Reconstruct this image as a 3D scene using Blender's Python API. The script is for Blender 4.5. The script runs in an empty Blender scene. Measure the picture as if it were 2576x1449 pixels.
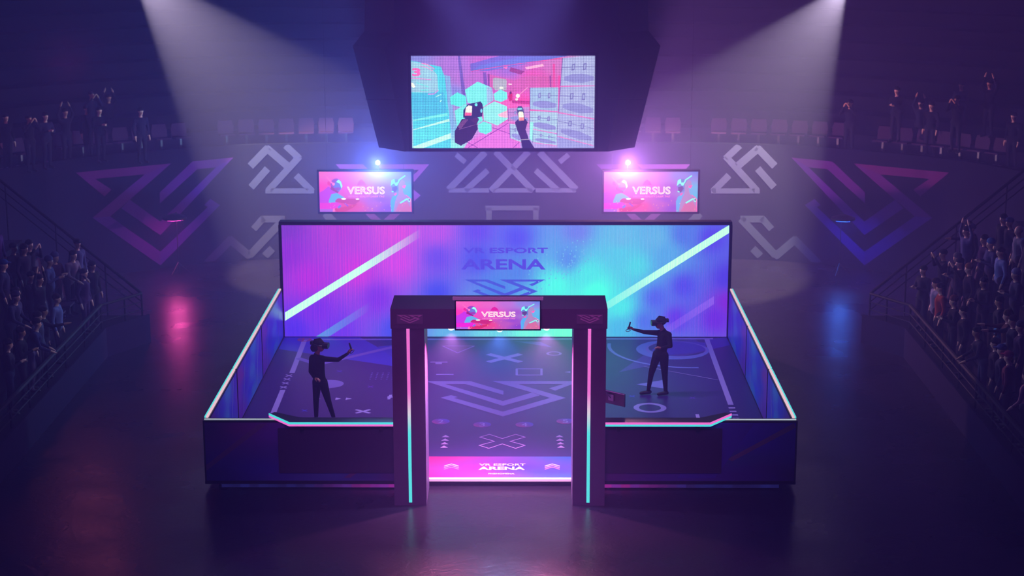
import bpy, math, random
from mathutils import Vector, Matrix
rnd = random.Random(7)
C = bpy.context.scene.collection
PI = math.pi

# ------------------------------------------------------------------ camera
F_PX, PITCH, YAW, ROLL = 4462.69, math.radians(13.4174), math.radians(-0.3671), math.radians(-0.0695)
CAM = Vector((0.4114, 0.0, 10.9))
cd = bpy.data.cameras.new('camera'); cam = bpy.data.objects.new('camera', cd); C.objects.link(cam)
cd.sensor_width = 36.0; cd.lens = F_PX / 2576 * 36; cd.clip_end = 300
M = Matrix.Rotation(-YAW, 4, 'Z') @ Matrix.Rotation(PI/2 - PITCH, 4, 'X') @ Matrix.Rotation(ROLL, 4, 'Z')
cam.matrix_world = Matrix.Translation(CAM) @ M
cd.dof.use_dof = True; cd.dof.focus_distance = 31.0; cd.dof.aperture_fstop = 1.5
bpy.context.scene.camera = cam

def ray(u, v):
    return (M @ Vector(((u - 1288.0) / F_PX, -(v - 724.5) / F_PX, -1.0))).normalized()
def at_z(u, v, z):
    r = ray(u, v); return CAM + r * ((z - CAM.z) / r.z)
def at_y(u, v, Y):
    r = ray(u, v); return CAM + r * ((Y - CAM.y) / r.y)

def lin(c):
    def f(x):
        x = x / 255.0
        return x / 12.92 if x <= 0.04045 else ((x + 0.055) / 1.055) ** 2.4
    return (f(c[0]), f(c[1]), f(c[2]), 1.0)

# ------------------------------------------------------------------ materials
MATS = {}
def pbr(name, col, rough=0.5, metal=0.0, spec=0.5, noise=0.0, nscale=20, bump=0.0):
    if name in MATS: return MATS[name]
    m = bpy.data.materials.new(name); m.use_nodes = True
    nt = m.node_tree; b = nt.nodes['Principled BSDF']
    b.inputs['Base Color'].default_value = lin(col)
    b.inputs['Roughness'].default_value = rough
    b.inputs['Metallic'].default_value = metal
    b.inputs['Specular IOR Level'].default_value = spec
    if noise or bump:
        tc = nt.nodes.new('ShaderNodeTexCoord'); n = nt.nodes.new('ShaderNodeTexNoise')
        n.inputs['Scale'].default_value = nscale; n.inputs['Detail'].default_value = 4
        nt.links.new(tc.outputs['Object'], n.inputs['Vector'])
        if noise:
            mx = nt.nodes.new('ShaderNodeMix'); mx.data_type = 'RGBA'
            mx.inputs[6].default_value = [x * (1 - noise) for x in lin(col)[:3]] + [1]
            mx.inputs[7].default_value = [min(1, x * (1 + noise)) for x in lin(col)[:3]] + [1]
            nt.links.new(n.outputs['Fac'], mx.inputs[0]); nt.links.new(mx.outputs[2], b.inputs['Base Color'])
        if bump:
            bp = nt.nodes.new('ShaderNodeBump'); bp.inputs['Strength'].default_value = bump
            nt.links.new(n.outputs['Fac'], bp.inputs['Height']); nt.links.new(bp.outputs['Normal'], b.inputs['Normal'])
    MATS[name] = m; return m
def emit(name, col, strength):
    if name in MATS: return MATS[name]
    m = bpy.data.materials.new(name); m.use_nodes = True
    b = m.node_tree.nodes['Principled BSDF']
    b.inputs['Base Color'].default_value = (0.01, 0.01, 0.01, 1)
    b.inputs['Emission Color'].default_value = lin(col); b.inputs['Emission Strength'].default_value = strength
    MATS[name] = m; return m
def painted(name, rough=0.45, spec=0.5, gain=1.0):
    """surface whose print colours live in the mesh's colour attribute"""
    m = bpy.data.materials.new(name); m.use_nodes = True; nt = m.node_tree
    b = nt.nodes['Principled BSDF']; a = nt.nodes.new('ShaderNodeAttribute'); a.attribute_name = 'Col'
    h = nt.nodes.new('ShaderNodeVectorMath'); h.operation = 'SCALE'; h.inputs['Scale'].default_value = gain
    nt.links.new(a.outputs['Color'], h.inputs[0]); nt.links.new(h.outputs[0], b.inputs['Base Color'])
    b.inputs['Roughness'].default_value = rough; b.inputs['Specular IOR Level'].default_value = spec
    return m
def screen_mat(name, strength, px=None, pz=None, lo=0.7, stripe=False):
    """lit display: colour attribute -> emission, with the pixel pitch of the display"""
    m = bpy.data.materials.new(name); m.use_nodes = True; nt = m.node_tree
    b = nt.nodes['Principled BSDF']; a = nt.nodes.new('ShaderNodeAttribute'); a.attribute_name = 'Col'
    b.inputs['Base Color'].default_value = (0.01, 0.01, 0.012, 1); b.inputs['Roughness'].default_value = 0.4
    col = a.outputs['Color']
    b.inputs['Emission Strength'].default_value = strength
    tc = nt.nodes.new('ShaderNodeTexCoord'); sp = nt.nodes.new('ShaderNodeSeparateXYZ')
    nt.links.new(tc.outputs['Object'], sp.inputs[0])
    def wave(out, period, lo):
        k = nt.nodes.new('ShaderNodeMath'); k.operation = 'MULTIPLY'; k.inputs[1].default_value = 2 * PI / period
        s = nt.nodes.new('ShaderNodeMath'); s.operation = 'SINE'
        r = nt.nodes.new('ShaderNodeMapRange'); r.inputs[1].default_value = -1; r.inputs[2].default_value = 0.4
        r.inputs[3].default_value = lo; r.inputs[4].default_value = 1.12
        nt.links.new(out, k.inputs[0]); nt.links.new(k.outputs[0], s.inputs[0]); nt.links.new(s.outputs[0], r.inputs[0])
        return r.outputs[0]
    if stripe:
        n = nt.nodes.new('ShaderNodeTexNoise'); n.noise_dimensions = '1D'; n.inputs['Scale'].default_value = 60
        n.inputs['Detail'].default_value = 1
        nt.links.new(sp.outputs['X'], n.inputs['W'])
        r = nt.nodes.new('ShaderNodeMapRange'); r.inputs[1].default_value = 0.32; r.inputs[2].default_value = 0.68
        r.inputs[3].default_value = 0.65; r.inputs[4].default_value = 1.38
        nt.links.new(n.outputs['Fac'], r.inputs[0])
        cb = nt.nodes.new('ShaderNodeCombineXYZ'); cb.inputs[1].default_value = 1; cb.inputs[2].default_value = 1
        nt.links.new(r.outputs[0], cb.inputs[0])
        v = nt.nodes.new('ShaderNodeVectorMath'); v.operation = 'MULTIPLY'
        nt.links.new(col, v.inputs[0]); nt.links.new(cb.outputs[0], v.inputs[1]); col = v.outputs[0]
    for out, per in ((sp.outputs['X'], px), (sp.outputs['Z'], pz)):
        if per:
            w = wave(out, per, lo)
            v = nt.nodes.new('ShaderNodeVectorMath'); v.operation = 'SCALE'
            nt.links.new(col, v.inputs[0]); nt.links.new(w, v.inputs['Scale']); col = v.outputs[0]
    nt.links.new(col, b.inputs['Emission Color'])
    return m

dark = pbr('dark_metal', (30, 26, 48), 0.35, 0.4)
black = pbr('black_plastic', (14, 12, 18), 0.4)
gatem = pbr('gate_shell', (98, 74, 118), 0.5, noise=0.15, nscale=6)
frame_m = pbr('panel_frame', (24, 20, 38), 0.35)
alu = pbr('brushed_aluminium', (150, 145, 160), 0.3, 0.7)
white_m = pbr('white_trim', (215, 205, 220), 0.5)

matte = pbr('matte_black', (14, 13, 20), 0.95, 0, 0.05)
# ------------------------------------------------------------------ mesh helpers
class MB:
    def __init__(s): s.v = []; s.f = []; s.c = []; s.m = []; s.sm = False
    def face(s, pts, col=None, mi=0):
        n = len(s.v); s.v += [tuple(p) for p in pts]; s.f.append(tuple(range(n, n + len(pts))))
        if col is None: col = (0.5, 0.5, 0.5, 1)
        s.c.append([col] * len(pts) if not isinstance(col, list) else col); s.m.append(mi)
    def prism(s, poly, ext, mi=0, col=None):
        """poly: 3-D points, ext: extrusion vector"""
        e = Vector(ext); a = [Vector(p) for p in poly]; b = [p + e for p in a]; n = len(a)
        s.face(a[::-1], col, mi); s.face(b, col, mi)
        for i in range(n): s.face((a[i], a[(i+1) % n], b[(i+1) % n], b[i]), col, mi)
    def box(s, x0, x1, y0, y1, z0, z1, mi=0, col=None, bev=0.0):
        if bev:
            q = bev; P = [(x0+q, z0), (x1-q, z0), (x1, z0+q), (x1, z1-q), (x1-q, z1), (x0+q, z1), (x0, z1-q), (x0, z0+q)]
            s.prism([(x, y0, z) for x, z in P], (0, y1-y0, 0), mi, col)
        else:
            s.prism([(x0, y0, z0), (x1, y0, z0), (x1, y0, z1), (x0, y0, z1)], (0, y1-y0, 0), mi, col)
    def tube(s, p0, p1, r0, r1=None, n=10, mi=0, caps=True):
        r1 = r0 if r1 is None else r1
        p0 = Vector(p0); p1 = Vector(p1); d = (p1-p0).normalized()
        a = d.orthogonal().normalized(); b = d.cross(a)
        R = lambda p, r: [p + a*math.cos(2*PI*i/n)*r + b*math.sin(2*PI*i/n)*r for i in range(n)]
        A, B = R(p0, r0), R(p1, r1)
        for i in range(n): s.face((A[i], A[(i+1) % n], B[(i+1) % n], B[i]), None, mi)
        if caps: s.face(A[::-1], None, mi); s.face(B, None, mi)
    def capsule(s, p0, p1, r0, r1, n=12, k=4):
        p0 = Vector(p0); p1 = Vector(p1); d = p1-p0
        d = d.normalized() if d.length > 1e-6 else Vector((0, 0, 1))
        a = d.orthogonal().normalized(); b = d.cross(a); rings = []
        for j in range(1, k+1):
            t = PI/2*j/k; rings.append((p0 - d*r0*math.cos(t), r0*math.sin(t)))
        for j in range(k, 0, -1):
            t = PI/2*j/k; rings.append((p1 + d*r1*math.cos(t), r1*math.sin(t)))
        base = len(s.v); s.v.append(tuple(p0 - d*r0))
        for c, r in rings:
            for i in range(n): s.v.append(tuple(c + a*math.cos(2*PI*i/n)*r + b*math.sin(2*PI*i/n)*r))
        s.v.append(tuple(p1 + d*r1)); last = len(s.v)-1
        g = lambda j, i: base+1+j*n+(i % n)
        for i in range(n):
            s.f.append((base, g(0, i+1), g(0, i))); s.f.append((last, g(len(rings)-1, i), g(len(rings)-1, i+1)))
        for j in range(len(rings)-1):
            for i in range(n): s.f.append((g(j, i), g(j, i+1), g(j+1, i+1), g(j+1, i)))
        while len(s.c) < len(s.f): s.c.append(None); s.m.append(0)
    def sphere(s, c, rx, ry, rz, n=14, k=8, mi=0):
        c = Vector(c)
        P = lambda j, i: c + Vector((rx*math.sin(PI*j/k)*math.cos(2*PI*i/n), ry*math.sin(PI*j/k)*math.sin(2*PI*i/n), rz*math.cos(PI*j/k)))
        for j in range(k):
            for i in range(n):
                if j == 0: s.face((P(0, 0), P(1, i), P(1, i+1)), None, mi)
                elif j == k-1: s.face((P(j, i), P(k, 0), P(j, i+1)), None, mi)
                else: s.face((P(j, i), P(j+1, i), P(j+1, i+1), P(j, i+1)), None, mi)
    def mesh(s, name, colors=False, smooth=False, weld=False):
        me = bpy.data.meshes.new(name); me.from_pydata(s.v, [], s.f)
        me.polygons.foreach_set('material_index', s.m)
        if colors:
            at = me.color_attributes.new('Col', 'FLOAT_COLOR', 'CORNER'); fl = []
            for cs in s.c:
                for c in cs: fl += list(c)
            at.data.foreach_set('color', fl)
        if smooth: me.polygons.foreach_set('use_smooth', [True]*len(me.polygons))
        me.update(); return me
    def obj(s, name, mats, parent=None, colors=False, smooth=False):
        me = s.mesh(name, colors, smooth)
        for m in (mats if isinstance(mats, (list, tuple)) else [mats]): me.materials.append(m)
        o = bpy.data.objects.new(name, me); C.objects.link(o)
        if parent: o.parent = parent; o.matrix_parent_inverse = Matrix.Translation(-Vector(parent.location)) if not any(parent.rotation_euler) else parent.matrix_basis.inverted()
        return o
def rebase(o, p):
    """put the object's origin at p (its base) without moving the geometry"""
    o.data.transform(Matrix.Translation(-Vector(p))); o.location = p; return o
def tag(o, label=None, cat=None, group=None, kind=None):
    if label: o['label'] = label
    if cat: o['category'] = cat
    if group: o['group'] = group
    if kind: o['kind'] = kind
    return o
def empty(name, loc, label, cat, group=None):
    o = bpy.data.objects.new(name, None); C.objects.link(o); o.location = loc; o.empty_display_size = 0.1
    return tag(o, label, cat, group)
def copy_tree(o, loc, rot=None, parent=None):
    c = o.copy(); C.objects.link(c)
    if parent: c.parent = parent
    else:
        c.location = loc
        if rot is not None: c.rotation_euler = rot
    for ch in list(o.children): copy_tree(ch, None, None, c)
    return c

TXT = {}
def text_faces(s, outline=None, bold=0.0):
    """flat letter faces normalised to a 0..1 box"""
    key = (s, outline, bold)
    if key in TXT: return TXT[key]
    cu = bpy.data.curves.new('t', 'FONT'); cu.body = s; cu.resolution_u = 3
    if outline: cu.fill_mode = 'NONE'; cu.bevel_depth = outline; cu.bevel_resolution = 0
    cu.offset = bold
    o = bpy.data.objects.new('t', cu); C.objects.link(o)
    dg = bpy.context.evaluated_depsgraph_get()
    me = bpy.data.meshes.new_from_object(o.evaluated_get(dg))
    V = [v.co.copy() for v in me.vertices]; Fc = [tuple(p.vertices) for p in me.polygons]
    bpy.data.objects.remove(o); bpy.data.curves.remove(cu); bpy.data.meshes.remove(me)
    x0 = min(v.x for v in V); x1 = max(v.x for v in V); y0 = min(v.y for v in V); y1 = max(v.y for v in V)
    out = [[((V[i].x-x0)/(x1-x0), 1-(V[i].y-y0)/(y1-y0)) for i in f] for f in Fc]
    TXT[key] = out; return out

def idw(samples, p=2.6):
    S = [(x, y, lin(c)) for x, y, c in samples]
    def f(x, y):
        w = 0; r = [0, 0, 0]
        for a, b, c in S:
            d = ((x-a)**2 + (y-b)**2 + 1e-6) ** (p/2); k = 1/d; w += k
            for i in range(3): r[i] += c[i]*k
        return (r[0]/w, r[1]/w, r[2]/w, 1)
    return f

class Canvas:
    """a flat picture built on a real panel: s,t in 0..1 from the upper left corner"""
    def __init__(s, P0, ux, uz, n, step=0.0015):
        s.P0 = Vector(P0); s.ux = Vector(ux); s.uz = Vector(uz); s.n = Vector(n); s.st = step; s.mb = MB(); s.layer = 0
    def pt(s, x, y): return s.P0 + s.ux*x + s.uz*(1-y) + s.n*s.st*s.layer
    def grid(s, fn, nx, ny):
        for i in range(nx):
            for j in range(ny):
                q = [(i/nx, j/ny), (i/nx, (j+1)/ny), ((i+1)/nx, (j+1)/ny), ((i+1)/nx, j/ny)]
                s.mb.face([s.pt(*a) for a in q], [fn(*a) for a in q])
        s.layer = 1
    def poly(s, pts, col, fn=None):
        s.layer += 0.2
        pts = [(min(1, max(0, a)), min(1, max(0, b))) for a, b in pts]
        s.mb.face([s.pt(*a) for a in pts], [fn(*a) for a in pts] if fn else (col if len(col) == 4 else lin(col)))
    def fan(s, cx, cy, rx, ry, col, n=20, col2=None, a0=0, a1=2*PI):
        s.layer += 0.2; c1 = lin(col); c2 = lin(col2) if col2 else c1
        for i in range(n):
            a = a0+(a1-a0)*i/n; b = a0+(a1-a0)*(i+1)/n
            P = [(cx, cy), (cx+rx*math.cos(a), cy+ry*math.sin(a)), (cx+rx*math.cos(b), cy+ry*math.sin(b))]
            P = [(min(1, max(0, p)), min(1, max(0, q))) for p, q in P]
            s.mb.face([s.pt(*p) for p in P], [c1, c2, c2])
    def line(s, pts, w, col, asp=1.0):
        """polyline of width w (in t units); asp = width/height of the panel"""
        for (x0, y0), (x1, y1) in zip(pts, pts[1:]):
            dx, dy = (x1-x0)*asp, y1-y0; L = math.hypot(dx, dy) or 1
            nx, ny = -dy/L*w/2/asp, dx/L*w/2
            s.poly([(x0+nx, y0+ny), (x1+nx, y1+ny), (x1-nx, y1-ny), (x0-nx, y0-ny)], col)
    def text(s, txt, x0, x1, y0, y1, col, outline=None, bold=0.0, shear=0.0):
        s.layer += 0.2
        for f in text_faces(txt, outline, bold):
            s.mb.face([s.pt(x0+(x1-x0)*(a+shear*(1-b)), y0+(y1-y0)*b) for a, b in f], lin(col))

# ------------------------------------------------------------------ the setting
fm = bpy.data.materials.new('floor_polished_dark'); fm.use_nodes = True; nt = fm.node_tree
b = nt.nodes['Principled BSDF']; b.inputs['Base Color'].default_value = lin((50, 40, 62))
b.inputs['Specular IOR Level'].default_value = 0.55
tc = nt.nodes.new('ShaderNodeTexCoord')
n1 = nt.nodes.new('ShaderNodeTexNoise'); n1.inputs['Scale'].default_value = 5; n1.inputs['Detail'].default_value = 8; n1.inputs['Distortion'].default_value = 1.6
n2 = nt.nodes.new('ShaderNodeTexNoise'); n2.inputs['Scale'].default_value = 0.7; n2.inputs['Detail'].default_value = 4
nt.links.new(tc.outputs['Object'], n1.inputs['Vector']); nt.links.new(tc.outputs['Object'], n2.inputs['Vector'])
mr = nt.nodes.new('ShaderNodeMapRange'); mr.inputs[1].default_value = 0.3; mr.inputs[2].default_value = 0.7; mr.inputs[3].default_value = 0.24; mr.inputs[4].default_value = 0.36
nt.links.new(n2.outputs['Fac'], mr.inputs[0]); nt.links.new(mr.outputs[0], b.inputs['Roughness'])
cr = nt.nodes.new('ShaderNodeMix'); cr.data_type = 'RGBA'; cr.inputs[6].default_value = lin((16, 10, 23)); cr.inputs[7].default_value = lin((30, 20, 40))
nt.links.new(n1.outputs['Fac'], cr.inputs[0]); nt.links.new(cr.outputs[2], b.inputs['Base Color'])
bp = nt.nodes.new('ShaderNodeBump'); bp.inputs['Strength'].default_value = 0.25; bp.inputs['Distance'].default_value = 0.02
nt.links.new(n1.outputs['Fac'], bp.inputs['Height']); nt.links.new(bp.outputs['Normal'], b.inputs['Normal'])
fl = MB(); fl.box(-22, 22, 8, 58, -0.1, 0.0)
tag(fl.obj('floor', fm), kind='structure')

# perimeter wall: a curved low wall round the far end of the hall
KN = [(0, 49.6), (3, 49.52), (5.7, 49.35), (7.3, 49.1), (8.45, 48.7), (9.44, 48.15), (10.97, 47.2), (12.14, 46.1), (13.0, 44.8), (13.6, 43.0), (13.9, 41.2), (13.95, 40.35)]
def wy(x):
    x = abs(x)
    for (a, b), (c, d) in zip(KN, KN[1:]):
        if x <= c or c == 13.95: return b + (d-b)*(x-a)/(c-a)
half = []
for (a, b), (c, d) in zip(KN, KN[1:]):
    for k in range(6): half.append((a+(c-a)*k/6, b+(d-b)*k/6))
half.append(KN[-1])
for _ in range(3): half = [half[0]] + [((p[0]+2*q[0]+r[0])/4, (p[1]+2*q[1]+r[1])/4) for p, q, r in zip(half, half[1:], half[2:])] + [half[-1]]
CURVE = [(-x, y) for x, y in half[::-1]] + half[1:]
WH = 3.3
def offs(d):
    out = []
    for i, (x, y) in enumerate(CURVE):
        a = CURVE[max(0, i-1)]; b = CURVE[min(len(CURVE)-1, i+1)]
        t = Vector((b[0]-a[0], b[1]-a[1])).normalized(); n = Vector((-t.y, t.x))   # outwards (away from the court)
        out.append((x+n.x*d, y+n.y*d))
    return out
wm = pbr('wall_paint', (13, 12, 28), 0.9, 0, .1, noise=0.08, nscale=1.5)
w = MB(); inn, out = offs(0), offs(0.18)
for i in range(len(inn)-1):
    a, b, c, d = inn[i], inn[i+1], out[i+1], out[i]
    w.face([(a[0], a[1], 0), (b[0], b[1], 0), (b[0], b[1], WH), (a[0], a[1], WH)])
    w.face([(a[0], a[1], WH), (b[0], b[1], WH), (c[0], c[1], WH), (d[0], d[1], WH)])
    w.face([(d[0], d[1], 0), (d[0], d[1], WH), (c[0], c[1], WH), (c[0], c[1], 0)])
wall = tag(w.obj('wall_back', wm), kind='structure')

def wall_pt(u, v, gap=0.012):
    r = ray(u, v); best = None
    for (ax, ay), (bx, by) in zip(CURVE, CURVE[1:]):
        ex, ey = bx-ax, by-ay; den = r.x*ey - r.y*ex
        if abs(den) < 1e-9: continue
        t = ((ax-CAM.x)*ey - (ay-CAM.y)*ex)/den; q = ((ax-CAM.x)*r.y - (ay-CAM.y)*r.x)/den
        if t > 0 and -0.001 <= q <= 1.001 and (best is None or t < best[0]): best = (t, Vector((ey, -ex)).normalized())
    if best is None: return None
    p = CAM + r*best[0]; n = best[1]
    if n.y > 0: n = -n
    return Vector((p.x+n.x*gap, p.y+n.y*gap, min(WH-0.02, max(0.05, p.z))))
def wall_quad(mb, q, col, nx=14, ny=4, gap=0.012):
    def bi(i, j):
        s, t = i/nx, j/ny
        a = [q[0][k]*(1-s)+q[1][k]*s for k in (0, 1)]; b = [q[3][k]*(1-s)+q[2][k]*s for k in (0, 1)]
        return wall_pt(a[0]*(1-t)+b[0]*t, a[1]*(1-t)+b[1]*t, gap)
    for i in range(nx):
        for j in range(ny):
            P = [bi(i, j), bi(i+1, j), bi(i+1, j+1), bi(i, j+1)]
            if any(p is None for p in P): continue
            if max(p.z for p in P)-min(p.z for p in P) < 0.004 and len(set(round(p.z, 3) for p in P)) == 1: continue
            mb.face(P, col)
VS = [[(-1, 0), (-.746, .083), (0, .565), (0, .70)], [(-1, 0), (-.42, 0), (-.485, .083), (-.746, .083)],
      [(-.42, 0), (.007, .276), (.007, .387), (-.485, .083)], [(0, .565), (.377, .324), (.478, .403), (0, .70)],
      [(-.138, 0), (.196, .083), (.609, .476), (.377, .324)], [(.196, .083), (.812, .476), (.609, .476)],
      [(-.138, 0), (1, 0), (.783, .083), (.196, .083)], [(1, 0), (.674, .27), (.594, .206), (.783, .083)],
      [(-.804, .47), (-.667, .397), (-.58, .451), (-.63, .476)], [(-.804, .47), (-.63, .476), (0, .863), (0, 1)],
      [(0, .863), (.609, .476), (.812, .476), (0, 1)]]
def lerp(a, b, t): return tuple(a[i]+(b[i]-a[i])*t for i in range(3))
def emblem_wall(sign):
    mb = MB()
    for pl in VS:
        q = []
        for nx, ny in pl:
            s = nx  # +1 = hooked side, towards the hall's side
            u = 403 - 198.5*s - 14.5*s*s; vt = 396 + (587-u)*0.0957; v = vt + ny*(254 - 8*abs(s))
            if sign > 0: u = 2578-u
            q.append((u, v))
        if len(q) == 3: q.append(q[2])
        cx = sum(p[0] for p in pl)/len(pl); cy = sum(p[1] for p in pl)/len(pl)
        base = lerp((104, 28, 70), (66, 36, 160), min(1, max(0, 0.65*cy+0.35*(1-cx)/2+0.12)))
        wall_quad(mb, q, lin(base))
    o = mb.obj('painted_emblem', painted('emblem_paint_%d' % sign, 0.9, .1), wall, colors=True)
    return o
emblem_wall(-1); emblem_wall(1)
# small coloured emblems half hidden behind the two hanging screens
for cu in (962, 1618):
    mb = MB()
    for pl in VS:
        q = [(cu+(nx if cu < 1200 else nx)*118, 413+ny*165) for nx, ny in pl]
        if len(q) == 3: q.append(q[2])
        wall_quad(mb, q, lin((96, 48, 130)), 8, 3)
    mb.obj('painted_emblem', painted('emblem_small', 0.9, .1), wall, colors=True)
# pale angular pattern strokes
mb = MB(); mb2 = MB()
def stroke(mb, pts, wdt, col, horiz=False):
    for (x0, y0), (x1, y1) in zip(pts, pts[1:]):
        dx, dy = x1-x0, y1-y0; L = math.hypot(dx, dy); n = (-dy/L*wdt/2, dx/L*wdt/2)
        ex, ey = dx/L*wdt*0.25, dy/L*wdt*0.25
        wall_quad(mb, [(x0-ex+n[0], y0-ey+n[1]), (x1+ex+n[0], y1+ey+n[1]), (x1+ex-n[0], y1+ey-n[1]), (x0-ex-n[0], y0-ey-n[1])], lin(col), 10, 2, 0.02)
def zl(pts): return [(180+x/2.8, 330+y/2.8) for x, y in pts]
SG = (66, 64, 100)
left_strokes = [([(1268, 236), (1378, 122), (1515, 240)], 19), ([(1515, 108), (1598, 185), (1392, 410)], 17), ([(1375, 420), (1700, 420)], 13),
                ([(1590, 318), (1690, 418)], 17), ([(1272, 385), (1372, 272)], 18), ([(960, 925), (1118, 765), (1255, 880)], 20),
                ([(1290, 680), (1345, 618), (1490, 618)], 17), ([(1490, 625), (1262, 865)], 19), ([(1370, 870), (1405, 835)], 19)]
for pts, wd in left_strokes:
    P = zl(pts); stroke(mb, P, wd, SG); stroke(mb2, [(2579-x, y) for x, y in P], wd, SG)
mb.obj('painted_pattern', painted('pattern_paint', 0.9, .1), wall, colors=True)
mb2.obj('painted_pattern', painted('pattern_paint_b', 0.9, .1), wall, colors=True)
mb = MB()
def zc(pts): return [(850+x/3.019, y/3.019) for x, y in pts]
for pts, wd in [([(850, 1430), (1110, 1165)], 17), ([(1205, 1160), (1475, 1440)], 16), ([(1440, 1160), (1170, 1440)], 16), ([(1540, 1165), (1800, 1430)], 17),
                ([(1130, 1300), (975, 1440)], 15), ([(1510, 1300), (1665, 1440)], 15), ([(905, 1180), (960, 1225)], 13), ([(1745, 1180), (1690, 1225)], 13),
                ([(850, 1445), (1140, 1445)], 11), ([(1185, 1445), (1470, 1445)], 11), ([(1510, 1445), (1800, 1445)], 11)]:
    stroke(mb, zc(pts), wd, SG)
for pts, wd in [([(1224, 523), (1354, 523)], 12), ([(1230, 525), (1230, 600)], 14), ([(1348, 525), (1348, 600)], 14), ([(822, 540), (860, 580)], 20), ([(1757, 540), (1719, 580)], 20)]:
    stroke(mb, pts, wd, SG)
mb.obj('painted_pattern', painted('pattern_paint_c', 0.9, .1), wall, colors=True)

# ------------------------------------------------------------------ grandstands
conc = pbr('stand_concrete', (10, 9, 17), 0.9, 0, .1, noise=0.15, nscale=3)
conc2 = pbr('stand_fascia', (26, 18, 48), 0.9, 0, .1)
rail_m = pbr('rail_black', (6, 5, 9), 0.7, 0, 0.15)
# far stand: tiers that follow the curve of the wall
g = empty('grandstand', (0, 50, 0), 'curved far grandstand of dark steps rising above the painted wall', 'grandstand')
far = MB(); NT = 16
for k in range(NT):
    a = offs(0.2 + 0.85*k); b = offs(0.2 + 0.85*(k+1)); z = 3.15 + 0.42*k
    for i in range(len(a)-1):
        far.face([(a[i][0], a[i][1], z), (a[i+1][0], a[i+1][1], z), (b[i+1][0], b[i+1][1], z), (b[i][0], b[i][1], z)])
        far.face([(b[i][0], b[i][1], z), (b[i+1][0], b[i+1][1], z), (b[i+1][0], b[i+1][1], z+0.42), (b[i][0], b[i][1], z+0.42)])
far.obj('steps', conc, g)
# side stands
TX0, TD, TR = 9.55, 0.55, 0.45
def side_stand(s):
    lab = ('left' if s < 0 else 'right')
    g = empty('grandstand', (s*9.1, 30, 0), 'dark stepped grandstand packed with standing spectators on the %s of the court' % lab, 'grandstand')
    st = MB()
    for k in range(10):
        x0 = 9.1 if k == 0 else TX0 + TD*(k-1); x1 = TX0 + TD*k if k < 9 else 17; z = 0.65 + TR*k
        y1 = 40.2 if k else 39.1
        zb = 0 if k == 0 else z-TR-0.3
        X = sorted((s*x0, s*x1)); st.box(X[0], X[1], 14, 40.2 if k else 40.2, max(0, 0 if k == 0 else 0), z)
    st.prism([(s*9.1, 38.95, 0), (s*8.37, 40.2, 0), (s*9.1, 40.2, 0)][::s], (0, 0, 0.65))
    st.obj('steps', conc, g)
    fa = MB()
    X = sorted((s*9.1, s*9.06)); fa.box(X[0], X[1], 14, 38.95, 0.0, 0.68)
    fa.prism([(s*9.1, 38.95, 0), (s*9.06, 38.93, 0), (s*8.33, 40.2, 0), (s*8.37, 40.2, 0)][::s], (0, 0, 0.68))
    fa.obj('fascia', conc2, g)
    # pale edge plates of the end wall
    # railing along the front
    r = empty('railing', (s*9.17, 33, 0.65), 'black three-bar metal railing along the front of the %s grandstand' % lab, 'railing')
    ys = [24.6, 26.0, 27.4, 28.9, 30.3, 31.65, 32.95, 34.3, 35.75, 37.4, 38.95]
    for y in ys:
        p = MB(); p.tube((s*9.17, y, 0.65), (s*9.17, y, 1.2), 0.022, n=8); p.obj('post', rail_m, r)
    for px_, py_ in ((8.78, 39.65), (8.48, 40.1)):
        p = MB(); p.tube((s*px_, py_, 0.65), (s*px_, py_, 1.2), 0.022, n=8); p.obj('post', rail_m, r)
    for z, rad in ((1.2, 0.045), (1.0, 0.016), (0.82, 0.016)):
        p = MB(); p.tube((s*9.17, 24, z), (s*9.17, 38.95, z), rad, n=8)
        p.tube((s*9.17, 38.95, z), (s*8.48, 40.1, z), rad*0.75, n=8); p.obj('top_rail' if z > 1.1 else 'lower_rail', rail_m, r)
    e = empty('railing', (s*8.5, 40.16, 0.65), 'black railing climbing the far end of the %s grandstand' % lab, 'railing')
    sl = 0.857
    for dz, rad in ((0, 0.035), (-0.2, 0.016), (-0.4, 0.016)):
        p = MB(); p.tube((s*8.5, 40.16, 1.2+dz), (s*14.0, 40.16, 1.2+dz+sl*5.5), rad, n=8); p.obj('top_rail' if dz == 0 else 'lower_rail', rail_m, e)
    for k in range(10):
        x = 9.3+0.55*k; zt = 1.2+sl*(x-8.5); z0 = 0.65 + (0 if x < TX0 else TR*(int((x-TX0)/TD)+1))
        if k % 2 == 0:
            p = MB(); p.tube((s*x, 40.16, z0), (s*x, 40.16, zt), 0.02, n=8); p.obj('post', rail_m, e)
side_stand(-1); side_stand(1)

# seats --------------------------------------------------------------------
seatm = pbr('seat_plastic_purple', (48, 13, 52), 0.7, 0, .2)
def make_seat():
    t = empty('stadium_seat', (0, 0, 0), 'x', 'seat')
    a = MB(); a.prism([(-.21, -.2, .34), (.21, -.2, .34), (.21, .16, .31), (-.21, .16, .31)], (0, 0, 0.04)); a.obj('seat', seatm, t)
    b = MB(); b.prism([(-.21, .16, .32), (.21, .16, .32), (.23, .2, .56), (.19, .22, .72), (-.19, .22, .72), (-.23, .2, .56)], (0, .03, .01)); b.obj('backrest', seatm, t)
    c = MB(); c.box(-.03, .03, .02, .12, 0, .32); c.box(-.14, .14, 0, .14, 0, .02); c.obj('pedestal', black, t)
    return t
proto = make_seat(); used = False
A3 = offs(0.75); first = True
acc = 0; last = None; spots = []
for i, (x, y) in enumerate(A3):
    if last is not None:
        acc += math.hypot(x-last[0], y-last[1])
    last = (x, y)
    spots.append((acc, x, y))
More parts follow.
